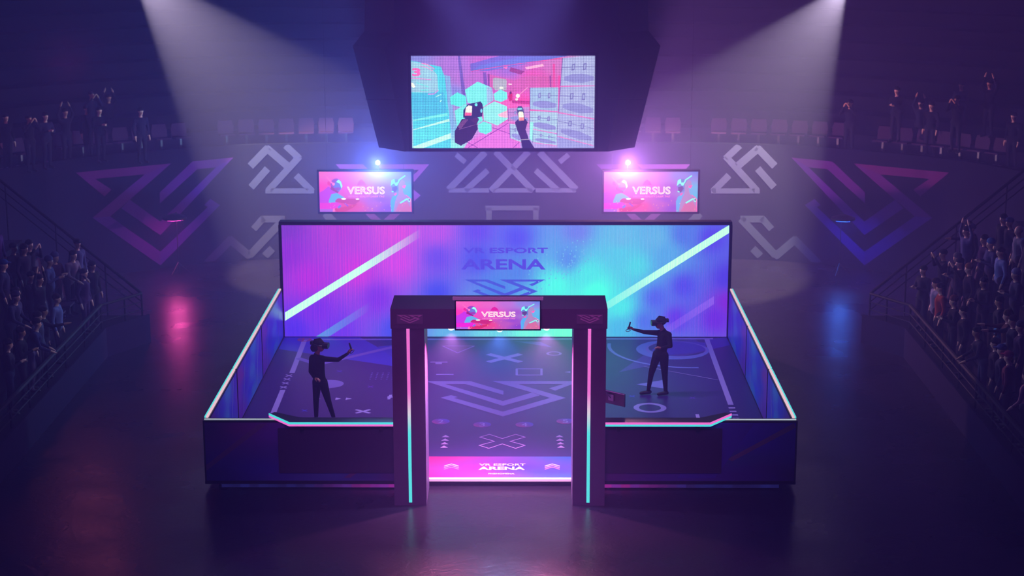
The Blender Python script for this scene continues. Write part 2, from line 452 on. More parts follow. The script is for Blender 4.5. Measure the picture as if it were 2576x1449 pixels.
def curve_at(sp, s):
    for (a, x, y), (b, x2, y2) in zip(sp, sp[1:]):
        if a <= s <= b:
            t = (s-a)/(b-a); return x+(x2-x)*t, y+(y2-y)*t, math.atan2(y2-y, x2-x)
total = spots[-1][0]; s = 3.0; n = 0
while s < total-3.0:
    x, y, a = curve_at(spots, s)
    o = proto if first else copy_tree(proto, (x, y, 3.15), (0, 0, a)); first = False
    o.location = (x, y, 3.15); o.rotation_euler = (0, 0, a)
    tag(o, 'purple plastic seat in the front row of the curved far grandstand', 'seat', 'seats in the front row of the far grandstand')
    n += 1; s += 0.56 if n % 7 else 1.3
for k, (sx, x, y, z) in enumerate([(-1, 9.75, 38.6, 1.1), (-1, 9.75, 38.0, 1.1), (-1, 9.75, 37.2, 1.1), (-1, 10.3, 38.9, 1.55), (1, 9.75, 38.5, 1.1), (1, 9.75, 38.0, 1.1), (1, 10.3, 38.7, 1.55), (1, 9.75, 37.4, 1.1)]):
    o = copy_tree(proto, (sx*x, y, z), (0, 0, -sx*PI/2))
    L = ['nearest the far rail', 'second from the far rail', 'beside the standing dark dress', 'one step up by the end rail'][k if k < 4 else k-4]
    if k == 7: L = 'half hidden behind the pale shirt'
    if k == 5: L = 'second from the far rail'
    if k == 6: L = 'one step up by the end rail'
    tag(o, 'empty purple seat at far end of %s grandstand, %s' % ('left' if sx < 0 else 'right', L), 'seat', 'empty seats at the corner of the %s grandstand' % ('left' if sx < 0 else 'right'))

# ------------------------------------------------------------------ the court platform
ZP = 0.13
COURT = (-5.2, 5.2, 30.14, 40.25)
g = empty('stage_platform', (0, 35, 0), 'raised square court platform with dark indigo mat and printed white markings', 'platform')
p = MB(); p.box(-5.1, 5.1, 30.42, 40.3, 0, 0.10); p.obj('base', dark, g)
p = MB(); p.box(-5.2, 5.2, 30.28, 40.3, 0.10, ZP-0.004); p.obj('deck', frame_m, g)
# mat with its printed graphics
mt = MB()
def fpt(u, v, l): q = at_z(u, v, ZP + 0.0004*l); return Vector((min(5.18, max(-5.18, q.x)), min(40.2, max(30.3, q.y)), ZP+0.0004*l))
MATC = (52, 30, 98); WL = (185, 160, 225)
nxg, nyg = 40, 40
for i in range(nxg):
    for j in range(nyg):
        x0 = -5.2+10.4*i/nxg; x1 = -5.2+10.4*(i+1)/nxg; y0 = 30.29+9.95*j/nyg; y1 = 30.29+9.95*(j+1)/nyg
        mt.face([(x0, y0, ZP), (x1, y0, ZP), (x1, y1, ZP), (x0, y1, ZP)], lin(MATC))
LAY = [1.0]
def fp(pts, col, world=False):
    LAY[0] += 0.06
    z = ZP+0.0004*LAY[0]
    mt.face([Vector((p[0], p[1], z)) if world else fpt(p[0], p[1], LAY[0]) for p in pts], lin(col))
def fl_line(pts, w, col=WL):
    """poly-line on the mat from pixel points, w in metres"""
    P = [at_z(u, v, ZP) for u, v in pts]
    for a, b in zip(P, P[1:]):
        d = Vector((b.x-a.x, b.y-a.y)).normalized(); n = Vector((-d.y, d.x))*w/2; e = d*w*0.3
        fp([(a.x+n.x-e.x, a.y+n.y-e.y), (b.x+n.x+e.x, b.y+n.y+e.y), (b.x-n.x+e.x, b.y-n.y+e.y), (a.x-n.x-e.x, a.y-n.y-e.y)], col, True)
def ring(c, ro, ri, col=WL, n=40, a0=0, a1=2*PI, off=(0, 0), clip=None):
    LAY[0] += 0.06; z = ZP+0.0004*LAY[0]
    for i in range(n):
        a = a0+(a1-a0)*i/n; b = a0+(a1-a0)*(i+1)/n
        P = [(c.x+ro*math.cos(a), c.y+ro*math.sin(a)), (c.x+ro*math.cos(b), c.y+ro*math.sin(b)), (c.x+off[0]+ri*math.cos(b), c.y+off[1]+ri*math.sin(b)), (c.x+off[0]+ri*math.cos(a), c.y+off[1]+ri*math.sin(a))]
        if clip and any(not clip(*q) for q in P): continue
        mt.face([Vector((q[0], q[1], z)) for q in P], lin(col))
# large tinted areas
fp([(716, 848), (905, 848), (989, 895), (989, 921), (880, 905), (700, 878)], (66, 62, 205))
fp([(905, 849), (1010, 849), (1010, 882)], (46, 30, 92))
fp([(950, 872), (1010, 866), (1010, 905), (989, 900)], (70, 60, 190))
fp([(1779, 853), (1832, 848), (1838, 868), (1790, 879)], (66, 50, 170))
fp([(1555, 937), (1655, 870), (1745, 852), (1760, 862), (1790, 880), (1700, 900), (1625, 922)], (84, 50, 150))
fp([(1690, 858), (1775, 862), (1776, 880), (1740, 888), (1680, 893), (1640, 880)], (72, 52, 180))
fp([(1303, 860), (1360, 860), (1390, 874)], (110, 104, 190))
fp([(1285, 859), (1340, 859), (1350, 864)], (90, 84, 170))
# border lines
fl_line([(770, 854.5), (1790, 852)], 0.11)
fl_line([(766, 856), (735, 937)], 0.115); fl_line([(711, 982), (688, 1038)], 0.115)
fl_line([(1778, 853), (1838, 1017)], 0.115)
for (u, v) in ((727, 945), (722, 954), (718, 964), (713, 974)):
    fl_line([(u-7, v-2.4), (u+7, v+2.4)], 0.035); fl_line([(u+7, v-2.4), (u-7, v+2.4)], 0.035)
for (u, v) in ((1841, 1026), (1844, 1035), (1848, 1044), (1852, 1053)): fl_line([(u-5, v), (u+5, v)], 0.09)
fl_line([(752, 902), (800, 917)], 0.16, (138, 108, 205)); fl_line([(800, 917), (1010, 868)], 0.16, (138, 108, 205))
c = at_z(766, 854.5, ZP); ring(c, 0.17, 0.12, (190, 80, 90)); fl_line([(750, 854.5), (782, 854.5)], 0.06, (190, 80, 90)); fl_line([(764, 851), (760, 859)], 0.05, (190, 80, 90))
c = at_z(828, 966, ZP); ring(c, 0.31, 0.0, (140, 115, 200))
for u in (791, 817, 843, 869): fp([(u+2, 1000), (u+16, 1003), (u, 1006)], WL)
fl_line([(897, 1031), (929, 1039)], 0.07); fl_line([(929, 1031), (897, 1039)], 0.07)
for i in range(5):
    for j in range(5):
        u = 929+14*i+ (4-j)*1.3; v = 937.5+3.9*j
        fp([(u, v), (u+4, v), (u+3.6, v+1.5), (u-.4, v+1.5)], (120, 100, 190))
fl_line([(978, 1004), (983, 994)], 0.06); fl_line([(978, 999), (1004, 999)], 0.1); fl_line([(1000, 1004), (1004, 994)], 0.06)
for (u, v, cc) in ((766, 1033, (60, 70, 200)), (854, 934, (90, 60, 190)), (932, 973, (110, 50, 180)), (1742, 1001, (110, 60, 190)), (1590, 997, (70, 70, 200))):
    fl_line([(u-6, v-2), (u+6, v+2)], 0.03, cc); fl_line([(u+6, v-2), (u-6, v+2)], 0.03, cc)
# circles on the right half
inside = lambda x, y: y < 40.02 and x < 4.28 + (40.0-y)*0.001
c = at_z(1692, 880, ZP); ring(c, 0.83, 0.66, (120, 130, 215), 48, off=(0.12, 0.12), clip=lambda x, y: y < 40.05)
ring(at_z(1702, 879, ZP), 0.70, 0.655, (150, 120, 210), 48, clip=lambda x, y: y < 40.05)
ring(at_z(1725, 872, ZP), 1.80, 1.72, (130, 135, 215), 60, a0=PI*0.95, a1=2*PI-0.95, clip=inside)
fl_line([(1620, 922), (1806, 956)], 0.02)
fp([(1600, 967), (1668, 956), (1680, 979)], (130, 125, 205))
ring(at_z(1635, 1026, ZP), 0.335, 0.225, (150, 135, 205))
fp([(1749, 1042), (1758, 1042), (1762, 1055), (1736, 1055), (1736, 1052.3), (1752, 1052.3)], WL)
# centre
Z7 = lambda x, y: (1060+x/3.535, 820+y/3.535)
def l7(pts, w, col=WL): fl_line([Z7(*p) for p in pts], w, col)
l7([(190, 179), (470, 179), (322, 240), (190, 179)], 0.035)
l7([(610, 254), (868, 318)], 0.17); l7([(868, 254), (610, 318)], 0.17)
ring(at_z(*Z7(1180, 246), ZP), 0.175, 0.12)
l7([(88, 322), (224, 322)], 0.07); l7([(140, 333), (168, 333)], 0.12); l7([(140, 432), (278, 432)], 0.07)
l7([(848, 382), (1068, 382), (1068, 437), (848, 437), (848, 382)], 0.05)
fp([Z7(1272, 410), Z7(1325, 402), Z7(1325, 417)], WL)
# emblem of the venue
for pl in VS:
    fp([(1265+nx*195.2, 958.6+ny*89.1) for nx, ny in pl], (150, 128, 200))
# numbered discs
for dgt, (x, y) in (('2', (173, 850)), ('3', (541, 878)), ('4', (917, 878)), ('5', (1280, 848))):
    cpt = at_z(*Z7(x, y), ZP); LAY[0] += 0.06; z = ZP+0.0004*LAY[0]; R = 0.178; N = 24
    for i in range(N):
        a = 2*PI*i/N; b2 = 2*PI*(i+1)/N
        f = lambda t: lin(lerp((190, 40, 140), (70, 70, 200), 0.5+0.5*math.cos(t-0.7)))
        mt.face([Vector((cpt.x, cpt.y, z)), Vector((cpt.x+R*math.cos(a), cpt.y+R*math.sin(a), z)), Vector((cpt.x+R*math.cos(b2), cpt.y+R*math.sin(b2), z))], [lin((125, 55, 170)), f(a), f(b2)])
    LAY[0] += 0.06; z = ZP+0.0004*LAY[0]
    for f_ in text_faces(dgt):
        mt.face([Vector((cpt.x-0.055+0.11*a, cpt.y+0.11-0.22*b, z)) for a, b in f_], lin((190, 170, 230)))
for xc, s_ in ((209, -1), (1235, 1)):
    for k, y in enumerate((980, 1011, 1043, 1074)):
        xx = xc+s_*4*(k-1.5)*1.2
        fp([Z7(xx, y-11), Z7(xx-36, y+9), Z7(xx+36, y+9)], (195, 165, 230))
X_ = [(520, 990), (605, 965), (720, 1003), (838, 965), (922, 990), (790, 1027), (922, 1063), (838, 1090), (720, 1050), (600, 1090), (515, 1063), (650, 1027), (520, 990)]
l7(X_, 0.028, (190, 150, 225))
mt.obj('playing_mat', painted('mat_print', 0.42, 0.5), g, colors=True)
# entry mat in the opening of the gate
em = MB(); EX0, EX1, EY0, EY1 = -1.36, 1.36, 30.36, 31.54; ze = ZP+0.006
efn = idw([(0, 0, (165, 30, 115)), (0, 1, (175, 26, 118)), (.35, .5, (128, 36, 132)), (.6, .5, (58, 46, 158)), (.8, .3, (54, 62, 160)), (1, 0, (50, 92, 165)), (1, 1, (46, 96, 172))], 2.2)
for i in range(30):
    for j in range(4):
        q = [(i/30, j/4), ((i+1)/30, j/4), ((i+1)/30, (j+1)/4), (i/30, (j+1)/4)]
        em.face([(EX0+(EX1-EX0)*a, EY0+(EY1-EY0)*b, ze) for a, b in q], [efn(*a) for a in q])
def etext(txt, x0, x1, y0, y1, bold=0.02):
    P0 = at_z(*Z7(x0, y1), ze); P1 = at_z(*Z7(x1, y0), ze)
    for f_ in text_faces(txt, None, bold): em.face([(P0.x+(P1.x-P0.x)*a, P1.y+(P0.y-P1.y)*b, ze+0.002) for a, b in f_], lin((225, 185, 235)))
etext('VR ESPORT', 512, 926, 1224, 1244); etext('ARENA', 506, 922, 1252, 1281, 0.035); etext('PHENOMENA', 596, 828, 1308, 1320)
for xc in (267, 1164):
    for k, cc in enumerate(((225, 185, 240), (190, 140, 225), (170, 105, 215))):
        y = 1228+14*k
        for pts in ([(xc-66, y+19), (xc, y)], [(xc, y), (xc+66, y+19)]):
            P = [at_z(*Z7(*q), ze) for q in pts]; a, b_ = P; wd = 0.022
            em.face([(a.x, a.y-wd, ze+.002), (b_.x, b_.y-wd, ze+.002), (b_.x, b_.y+wd, ze+.002), (a.x, a.y+wd, ze+.002)], lin(cc))
em.obj('entry_mat', painted('entry_print', 0.45), g, colors=True)
lp = MB(); lp.box(EX0, EX1, 30.27, 30.36, ZP-0.035, ZP+0.008); lp.obj('threshold', white_m, g)
# underglow strips: glowing boxes in place of the coloured glint on the floor
ugs = (MB(), MB())
for i in range(60):
    x0 = -5.0+i/6.0; x1 = x0+1/6.0; xm = (x0+x1)/2
    if -1.8 < xm < 1.8: continue
    ug = ugs[xm > 0]
    a = abs(xm)
    k = max(0.0, 1-(a-1.9)/1.6); hue = rnd.random()
    colr = lerp(lerp((16, 13, 58), (150, 25, 130), k), (40, 60, 200), 0.3*hue)
    ug.box(x0, x1, 30.135, 30.15, 0.03, 0.092, col=lin(colr))
um = screen_mat('floor_glint', 1.2)
for ug in ugs: ug.obj('floor_glint_strip', um, g, colors=True)

# ------------------------------------------------------------------ LED wall
YL = 40.2; LX = 5.177; LZ0, LZ1 = 0.138, 2.80
g = empty('led_wall', (0, YL+0.2, ZP), 'wide glowing LED wall in pink, violet and cyan at the back of the court', 'LED wall')
cv = Canvas((-LX, YL, LZ0), (2*LX, 0, 0), (0, 0, LZ1-LZ0), (0, -1, 0))
def lpx(u, v):
    p = at_y(u, v, YL); return ((p.x+LX)/(2*LX), 1-(p.z-LZ0)/(LZ1-LZ0))
LS = [(715, 570, (120, 60, 200)), (720, 640, (135, 55, 215)), (850, 575, (165, 65, 215)), (1000, 580, (195, 75, 220)), (1100, 580, (165, 80, 228)), (1200, 580, (98, 75, 232)), (1300, 600, (85, 80, 235)),
      (1450, 580, (105, 118, 230)), (1560, 600, (100, 165, 230)), (1650, 600, (98, 160, 230)), (1720, 590, (85, 110, 230)), (1790, 600, (88, 70, 232)), (1830, 700, (82, 62, 225)), (1800, 800, (105, 52, 222)),
      (1830, 760, (120, 50, 215)), (740, 830, (88, 55, 235)), (850, 830, (108, 60, 235)), (1000, 830, (72, 75, 235)), (780, 700, (165, 55, 222)), (900, 680, (185, 60, 222)), (1000, 660, (188, 70, 228)),
      (1100, 650, (105, 75, 232)), (1100, 740, (72, 75, 235)), (1250, 730, (75, 120, 230)), (1200, 650, (80, 82, 232)), (1300, 680, (82, 120, 230)), (1400, 720, (80, 222, 230)), (1500, 735, (78, 235, 228)), (1480, 690, (80, 205, 230)), (1430, 650, (88, 130, 230)),
      (1600, 670, (84, 190, 230)), (1560, 640, (86, 180, 232)), (1680, 640, (88, 150, 232)), (1625, 810, (82, 105, 232)), (1560, 825, (78, 165, 232)), (1560, 770, (80, 205, 232)), (1650, 750, (85, 95, 235)), (1700, 800, (98, 62, 230)), (1720, 720, (85, 75, 232)),
      (1330, 838, (110, 222, 225)), (1420, 840, (110, 235, 215)), (1230, 840, (105, 190, 230)), (1130, 840, (95, 160, 230)), (950, 750, (120, 58, 230)), (800, 780, (118, 55, 232))]
lfn = idw([(lpx(u, v)[0]*3.9, lpx(u, v)[1], c) for u, v, c in LS], 2.7)
_lf = lfn
def lfn(x, y):
    c = _lf(x, y); return (max(0, c[0]-.03), max(0, c[1]-.018), c[2], 1)
cv.grid(lambda x, y: lfn(x*3.9, y), 150, 36)
def lpoly(pts, c1, c2=None):
    cv.layer += 0.2; q = [lpx(*p) for p in pts]
    q = [(min(1, max(0, a)), min(1, max(0, b))) for a, b in q]
    cv.mb.face([cv.pt(*a) for a in q], lin(c1) if not c2 else [lin(c1), lin(c2), lin(c2), lin(c1)])
# bars are cut into pieces so that they can fade along their length
def bar(x0, y0, x1, y1, h, fade, n=24):
    cv.layer += 0.2
    for i in range(n):
        a, b_ = i/n, (i+1)/n
        P = [(x0+(x1-x0)*a, y0+(y1-y0)*a), (x0+(x1-x0)*b_, y0+(y1-y0)*b_), (x0+(x1-x0)*b_, y0+(y1-y0)*b_+h), (x0+(x1-x0)*a, y0+(y1-y0)*a+h)]
        q = [lpx(*p) for p in P]; q = [(min(1, max(0, s)), min(1, max(0, t))) for s, t in q]
        def cc(k, i2):
            base = lfn(q[i2][0]*3.9, q[i2][1]); f, tgt = fade(k); T = lin(tgt)
            return tuple(base[j]*(1-f)+T[j]*f for j in range(3))+(1,)
        cv.mb.face([cv.pt(*s) for s in q], [cc(a, 0), cc(b_, 1), cc(b_, 2), cc(a, 3)])
bar(717, 786, 1060, 574, 21, lambda k: (1 if k < .55 else max(0, 1-(k-.55)/.45), (180, 232, 238)))
bar(1524, 761, 1834, 566, 20, lambda k: (min(1, 0.25+k*1.5), (175, 242, 232)))
bar(796, 846, 935, 757, 21, lambda k: (0.75*max(0, 1-k*1.02), (70, 150, 225)))
bar(1640, 844, 1796, 745, 20, lambda k: (0.15+0.6*k, (125, 85, 240)), 16)
cv.layer += .2
for txt, x0, x1, y0, y1 in (('VR ESPORT', 1165, 1378, 623, 637), ('ARENA', 1160, 1372, 652, 678)):
    a = lpx(x0, y0); b2 = lpx(x1, y1); cv.text(txt, a[0], b2[0], a[1], b2[1], (66, 60, 218), None, 0.03)
for pl in VS:
    lpoly([(1270+nx*102, 703+ny*62) for nx, ny in pl], (56, 74, 215))
for k in range(90):
    u = rnd.gauss(1420, 45); v = 620+ (1500-u)*0.45 + rnd.gauss(0, 26)
    if 1310 < u < 1510 and 600 < v < 735: lpoly([(u, v), (u+3, v), (u+3, v+3), (u, v+3)], (92, 160, 233))
scr = cv.mb.obj('screen_panel', screen_mat('led_wall_screen', 1.6, px=2*LX/340, lo=0.86, stripe=True), g, colors=True)
f = MB(); f.box(-LX-.06, LX+.06, YL-0.02, YL+.22, LZ1+.005, LZ1+.085, bev=.01)
f.box(-LX-.07, -LX-.005, YL-0.02, YL+.22, 0, LZ1+.005); f.box(LX+.005, LX+.07, YL-.02, YL+.22, 0, LZ1+.005); f.obj('frame', matte, g)
f = MB(); f.box(-LX-.005, LX+.005, YL+.005, YL+.2, 0, LZ1+.005); f.obj('back_panel', black, g)
f = MB(); f.box(-LX, LX, YL-0.03, YL-.003, ZP-0.002, LZ0); f.obj('bottom_trim', dark, g)

# ------------------------------------------------------------------ barriers
neon_w = emit('neon_white_pink', (236, 190, 226), 1.2)
neon_c = emit('neon_cyan', (70, 206, 232), 1.35)
neon_p = emit('neon_pink', (228, 100, 214), 1.35)
neon_soft = emit('neon_soft', (190, 200, 240), 1.1)
print_in = painted('barrier_print', 0.35, 0.5, 1.35)
sfn = idw([(0, .5, (120, 40, 185)), (.12, .2, (140, 40, 170)), (.12, .9, (110, 36, 180)), (.3, .5, (46, 40, 205)), (.3, .1, (44, 40, 200)), (.5, .8, (40, 52, 220)), (.45, .2, (44, 56, 215)), (.62, .5, (52, 130, 215)), (.66, .1, (60, 140, 215)), (.6, .9, (50, 130, 210)), (.75, .5, (50, 50, 215)), (.85, .5, (60, 44, 215)), (.9, .1, (80, 44, 205)), (1, .5, (110, 40, 190))], 3.5)
YG = [30.11, 33.42, 36.78, 40.17]
names = ['nearest the camera', 'in the middle of its side', 'next to the LED wall']
bar_frames = None
for s in (-1, 1):
    for k in range(3):
        y0, y1 = YG[k]+(0.03 if k else 0.17), YG[k+1]-0.03
        g = empty('barrier_panel', (s*5.25, y0, 0.12), 'waist-high printed barrier panel on the %s side, %s' % ('left' if s < 0 else 'right', names[k]), 'barrier', 'side barriers of the court')
        m = MB(); X = sorted((s*5.205, s*5.29)); m.box(X[0], X[1], y0, y1, 0.12, 1.285); m.obj('frame', frame_m, g)
        X = sorted((s*5.205, s*5.21))
        c2 = Canvas((s*5.2, y0+.02, 0.16), (0, (y1-y0-.04), 0), (0, 0, 1.09), (-s, 0, 0))
        flip = (s > 0)
        fn = lambda a, b: sfn((a if not flip else a), b)
        c2.grid(fn, 24, 8)
        for (a0, w0) in ((0.30, 0.012), (0.86, 0.02)):
            c2.poly([(a0-.14, 1), (a0-.14+w0, 1), (a0+w0, 0), (a0, 0)], (130, 135, 225))
        c2.mb.obj('printed_face', print_in, g, colors=True)
        m = MB(); X = sorted((s*5.222, s*5.262)); m.box(X[0], X[1], y0+.012, y1-.012, 1.286, 1.312)
        # two rows of diodes: pinkish inner, cyan outer
        o = m.obj('light_strip', neon_w, g); o['label'] = 'pinkish white light strip'
        m = MB(); X = sorted((s*5.262, s*5.288)); m.box(X[0], X[1], y0+.012, y1-.012, 1.286, 1.312); o = m.obj('light_strip', neon_c, g); o['label'] = 'cyan edge of the light strip'
# front barriers
ffL = idw([(0, .1, (62, 30, 120)), (.15, .1, (105, 38, 140)), (.35, .2, (84, 44, 165)), (0, .9, (44, 34, 140)), (.25, .8, (48, 42, 165)), (.4, .5, (62, 48, 150)), (.6, .9, (58, 80, 165)), (.75, .9, (56, 60, 150)), (.9, .9, (80, 50, 140)), (1, .5, (92, 52, 130)), (.7, .2, (70, 44, 125))], 2.6)
ffR = idw([(0, .1, (110, 40, 110)), (0, .9, (92, 36, 130)), (.3, .3, (80, 36, 120)), (.5, .8, (62, 46, 160)), (.62, .3, (70, 44, 180)), (.7, .1, (60, 56, 195)), (.7, .6, (52, 76, 150)), (.85, .3, (50, 52, 180)), (1, .3, (58, 40, 170)), (1, .9, (60, 30, 110)), (.85, .9, (66, 38, 150))], 2.6)
for s in (-1, 1):
    xo, xi = 5.29, 1.5
    g = empty('barrier_panel', (s*3.4, 30.2, 0.12), 'long dark front barrier %s of the gate with faint diagonal graphics' % ('left' if s < 0 else 'right'), 'barrier', 'front barriers of the court')
    X = sorted((s*xo, s*xi))
    m = MB(); m.box(X[0], X[1], 30.115, 30.27, 0.12, 1.29); m.obj('frame', frame_m, g)
    c2 = Canvas((X[0]+.03, 30.112, 0.165), (X[1]-X[0]-.06, 0, 0), (0, 0, 1.09), (0, -1, 0))
    c2.grid(ffL if s < 0 else ffR, 40, 12)
    if s < 0:
        c2.poly([(0.0, .83), (0, .73), (.26, .02), (.30, .02)], (96, 62, 132))
        c2.poly([(.66, .95), (.69, .95), (1, .16), (1, .06)], (98, 62, 128))
    else:
        c2.poly([(.0, .90), (.0, .82), (.22, .15), (.25, .15)], (84, 52, 100))
        c2.poly([(.68, .62), (.99, .0), (1, .08), (.70, .66)], (96, 80, 124))
        c2.poly([(.44, .95), (.62, .02), (.80, .02), (.62, .95)], (60, 50, 170))
    c2.mb.obj('printed_face', painted('front_print_%d' % s, 0.4, 0.4, 1.7), g, colors=True)
    m = MB(); X2 = sorted((s*5.27, s*1.85)); m.box(X2[0], X2[1], 30.17, 30.19, 1.291, 1.304); m.obj('light_strip', neon_soft, g)
    m = MB(); X2 = sorted((s*xo, s*xi)); m.box(X2[0], X2[1], 30.10, 30.14, 0.105, 0.16); m.obj('bottom_rail', dark, g)
    # ledge (spectator counter) with a double neon edge and dark apron
    g = empty('counter_ledge', (s*3.0, 29.8, 0.3), 'dark counter ledge with a %s double neon edge %s of the gate' % ('cyan over pink' if s < 0 else 'pink over cyan', 'left' if s < 0 else 'right'), 'counter')
    P = [(s*1.86, 29.80), (s*3.70, 29.80), (s*4.13, 30.33), (s*4.05, 30.45), (s*3.55, 30.13), (s*1.86, 30.13)]
    m = MB(); m.prism([(x, y, 1.315) for x, y in (P if s < 0 else P[::-1])], (0, 0, 0.03)); m.obj('top', frame_m, g)
    def edge(nm, mat, z0, z1, lab):
        e = MB(); pts = [(s*1.86, 29.80), (s*3.70, 29.80), (s*4.13, 30.33)]
        for a, b_ in zip(pts, pts[1:]):
            d = Vector((b_[0]-a[0], b_[1]-a[1])).normalized(); nn = Vector((d.y, -d.x))
            if nn.y > 0: nn = -nn
            nn *= .012
            e.prism([(a[0], a[1], z0), (b_[0], b_[1], z0), (b_[0]+nn.x, b_[1]+nn.y, z0), (a[0]+nn.x, a[1]+nn.y, z0)][::(1 if s < 0 else -1)], (0, 0, z1-z0))
        o = e.obj(nm, mat, g); o['label'] = lab
    up, lo_ = (neon_c, neon_p) if s < 0 else (neon_p, neon_c)
    edge('neon_strip', up, 1.325, 1.362, 'upper neon strip, %s' % ('cyan' if s < 0 else 'pink'))
    edge('neon_strip', lo_, 1.288, 1.324, 'lower neon strip, %s' % ('pink' if s < 0 else 'cyan'))
    m = MB(); X2 = sorted((s*3.95, s*1.86)); m.box(X2[0], X2[1], 30.06, 30.105, 0.33, 1.16, bev=.01); m.obj('apron', pbr('apron_dark', (64, 42, 100), 0.4), g)
    m = MB()
    for xx in (2.1, 3.5): m.box(s*xx-.03, s*xx+.03, 29.9, 30.1, 1.16, 1.315)
    m.obj('bracket', dark, g)

# ------------------------------------------------------------------ entrance gate
g = empty('entrance_gate', (0, 29.8, 0), 'big dark portal gate with two glowing columns in front of the court', 'gate')
CX0, CX1, GY0, GY1 = 1.276, 1.835, 29.29, 30.255
for s in (-1, 1):
    m = MB(); X = sorted((s*CX0, s*CX1)); m.box(X[0], X[1], GY0, GY1-0.01, 0, 3.2)
    col = m.obj('column', gatem, g)
    st = MB(); n = 40
    sx0 = s*1.555-.026
    if s > 0: sx0 = 1.545-.026
    for i in range(n):
        za = 0.06+3.14*i/n; zb = 0.06+3.14*(i+1)/n
        def nc(z):
            t = z/3.2
            if t < .42: return lin((72, 208, 232))
            if t < .53: return tuple(lin((72, 208, 232))[j]*(1-(t-.42)/.11)+lin((205, 190, 225))[j]*((t-.42)/.11) for j in range(3))+(1,)
            if t < .64: return tuple(lin((205, 190, 225))[j]*(1-(t-.53)/.11)+lin((226, 102, 214))[j]*((t-.53)/.11) for j in range(3))+(1,)
            return lin((226, 102, 214))
        a, b_ = nc(za), nc(zb)
        st.face([(sx0, GY0-.008, za), (sx0+.055, GY0-.008, za), (sx0+.055, GY0-.008, zb), (sx0, GY0-.008, zb)], [a, a, b_, b_])
    for q in ([(sx0, GY0, .06), (sx0, GY0-.008, .06), (sx0, GY0-.008, 3.2), (sx0, GY0, 3.2)], [(sx0+.055, GY0-.008, .06), (sx0+.055, GY0, .06), (sx0+.055, GY0, 3.2), (sx0+.055, GY0-.008, 3.2)]):
        st.face(q, lin((120, 150, 220)))
    o = st.obj('light_strip', screen_mat('column_neon_%d' % s, 1.35), col, colors=True); o['label'] = 'vertical strip fading from pink at the top to cyan'
    m = MB(); xx = sorted((s*(CX0-.004), s*(CX0+.004))); m.box(xx[0], xx[1], GY0+.02, GY0+.10, .1, 3.19); m.obj('edge_trim', alu, col)
m = MB(); m.box(-CX1-.015, CX1+.015, GY0-.015, GY1, 3.2, 3.55); m.obj('lintel', gatem, g)
pl_m = pbr('emblem_plate', (124, 100, 142), 0.4)
for s in (-1, 1):
    a = at_y(998 if s < 0 else 1451, 791, GY0-.02); b_ = at_y(1064 if s < 0 else 1516, 814.5, GY0-.02)
    m = MB(); m.box(a.x, b_.x, GY0-.027, GY0-.016, b_.z, a.z); o = m.obj('emblem_plate', pl_m, g)
    e = MB(); cx = (a.x+b_.x)/2; hw = (b_.x-a.x)/2*.97; hz = (a.z-b_.z)
    for pl in VS: e.prism([(cx+nx*hw, GY0-.031, a.z-.01-ny*hz*.88) for nx, ny in pl], (0, .004, 0))
    e.obj('emblem', pbr('emblem_violet', (215, 165, 215), 0.4), o)
# lamps under the lintel
lens_p = emit('lens_pink', (255, 205, 240), 4.0); lens_c = emit('lens_cyan', (180, 235, 255), 2.5)
def spot(name, loc, to, col, power, angle, blend=0.5, rad=0.03):
    l = bpy.data.lights.new(name, 'SPOT'); l.color = col; l.energy = power; l.spot_size = math.radians(angle); l.spot_blend = blend; l.shadow_soft_size = rad
    o = bpy.data.objects.new(name, l); C.objects.link(o); o.location = loc
    o.rotation_euler = (Vector(to)-Vector(loc)).to_track_quat('-Z', 'Y').to_euler(); return o
def point(name, loc, col, power, rad=0.05):
    l = bpy.data.lights.new(name, 'POINT'); l.color = col; l.energy = power; l.shadow_soft_size = rad
    o = bpy.data.objects.new(name, l); C.objects.link(o); o.location = loc; return o
for k, (u, mat, colr, w_, lab) in enumerate(((1135, lens_p, (1, .18, .55), 620, 'pink downlight under the gate beam left of the sign'), (1257, lens_c, (.12, .36, 1), 700, 'small pale blue downlight under the middle of the sign'), (1375, lens_p, (1, .18, .55), 620, 'pink downlight under the gate beam right of the sign'))):
    yy = 29.62 if k != 1 else 29.5
    x = at_y(u, 828, yy).x
    t = empty('downlight', (x, yy, 3.2), lab, 'lamp', 'downlights under the gate beam')
    m = MB(); m.tube((x, yy, 3.2), (x, yy, 3.125), 0.075, 0.075, 16); m.obj('housing', black, t)
    m = MB(); m.sphere((x, yy, 3.122), .055, .055, .04); m.obj('lens', mat, t, smooth=True)
    spot('downlight_core', (x, yy, 3.06), (x, yy+.25, 0), (1, .42, .85) if k != 1 else (.3, .75, 1), 1000 if k != 1 else 380, 100, 1.0, .03)
    spot('downlight_beam', (x, yy, 3.06), (x, yy-.7, 0), colr, w_, 135, 0.6)
for s in (-1, 1):
    x = -1.2 if s < 0 else 1.2
    t = empty('floodlight', (x, 29.75, 3.2), 'small tilted black floodlight tucked under the beam by the %s column' % ('left' if s < 0 else 'right'), 'lamp')
    m = MB(); m.box(x-.015, x+.015, 29.74, 29.77, 3.12, 3.2); m.obj('bracket', black, t)
    m = MB(); q = [(x-.05, 29.70, 3.10), (x+.06, 29.70, 3.14), (x+.05, 29.70, 3.18), (x-.06, 29.70, 3.15)]; m.prism(q, (0, .10, 0)); m.obj('housing', black, t)

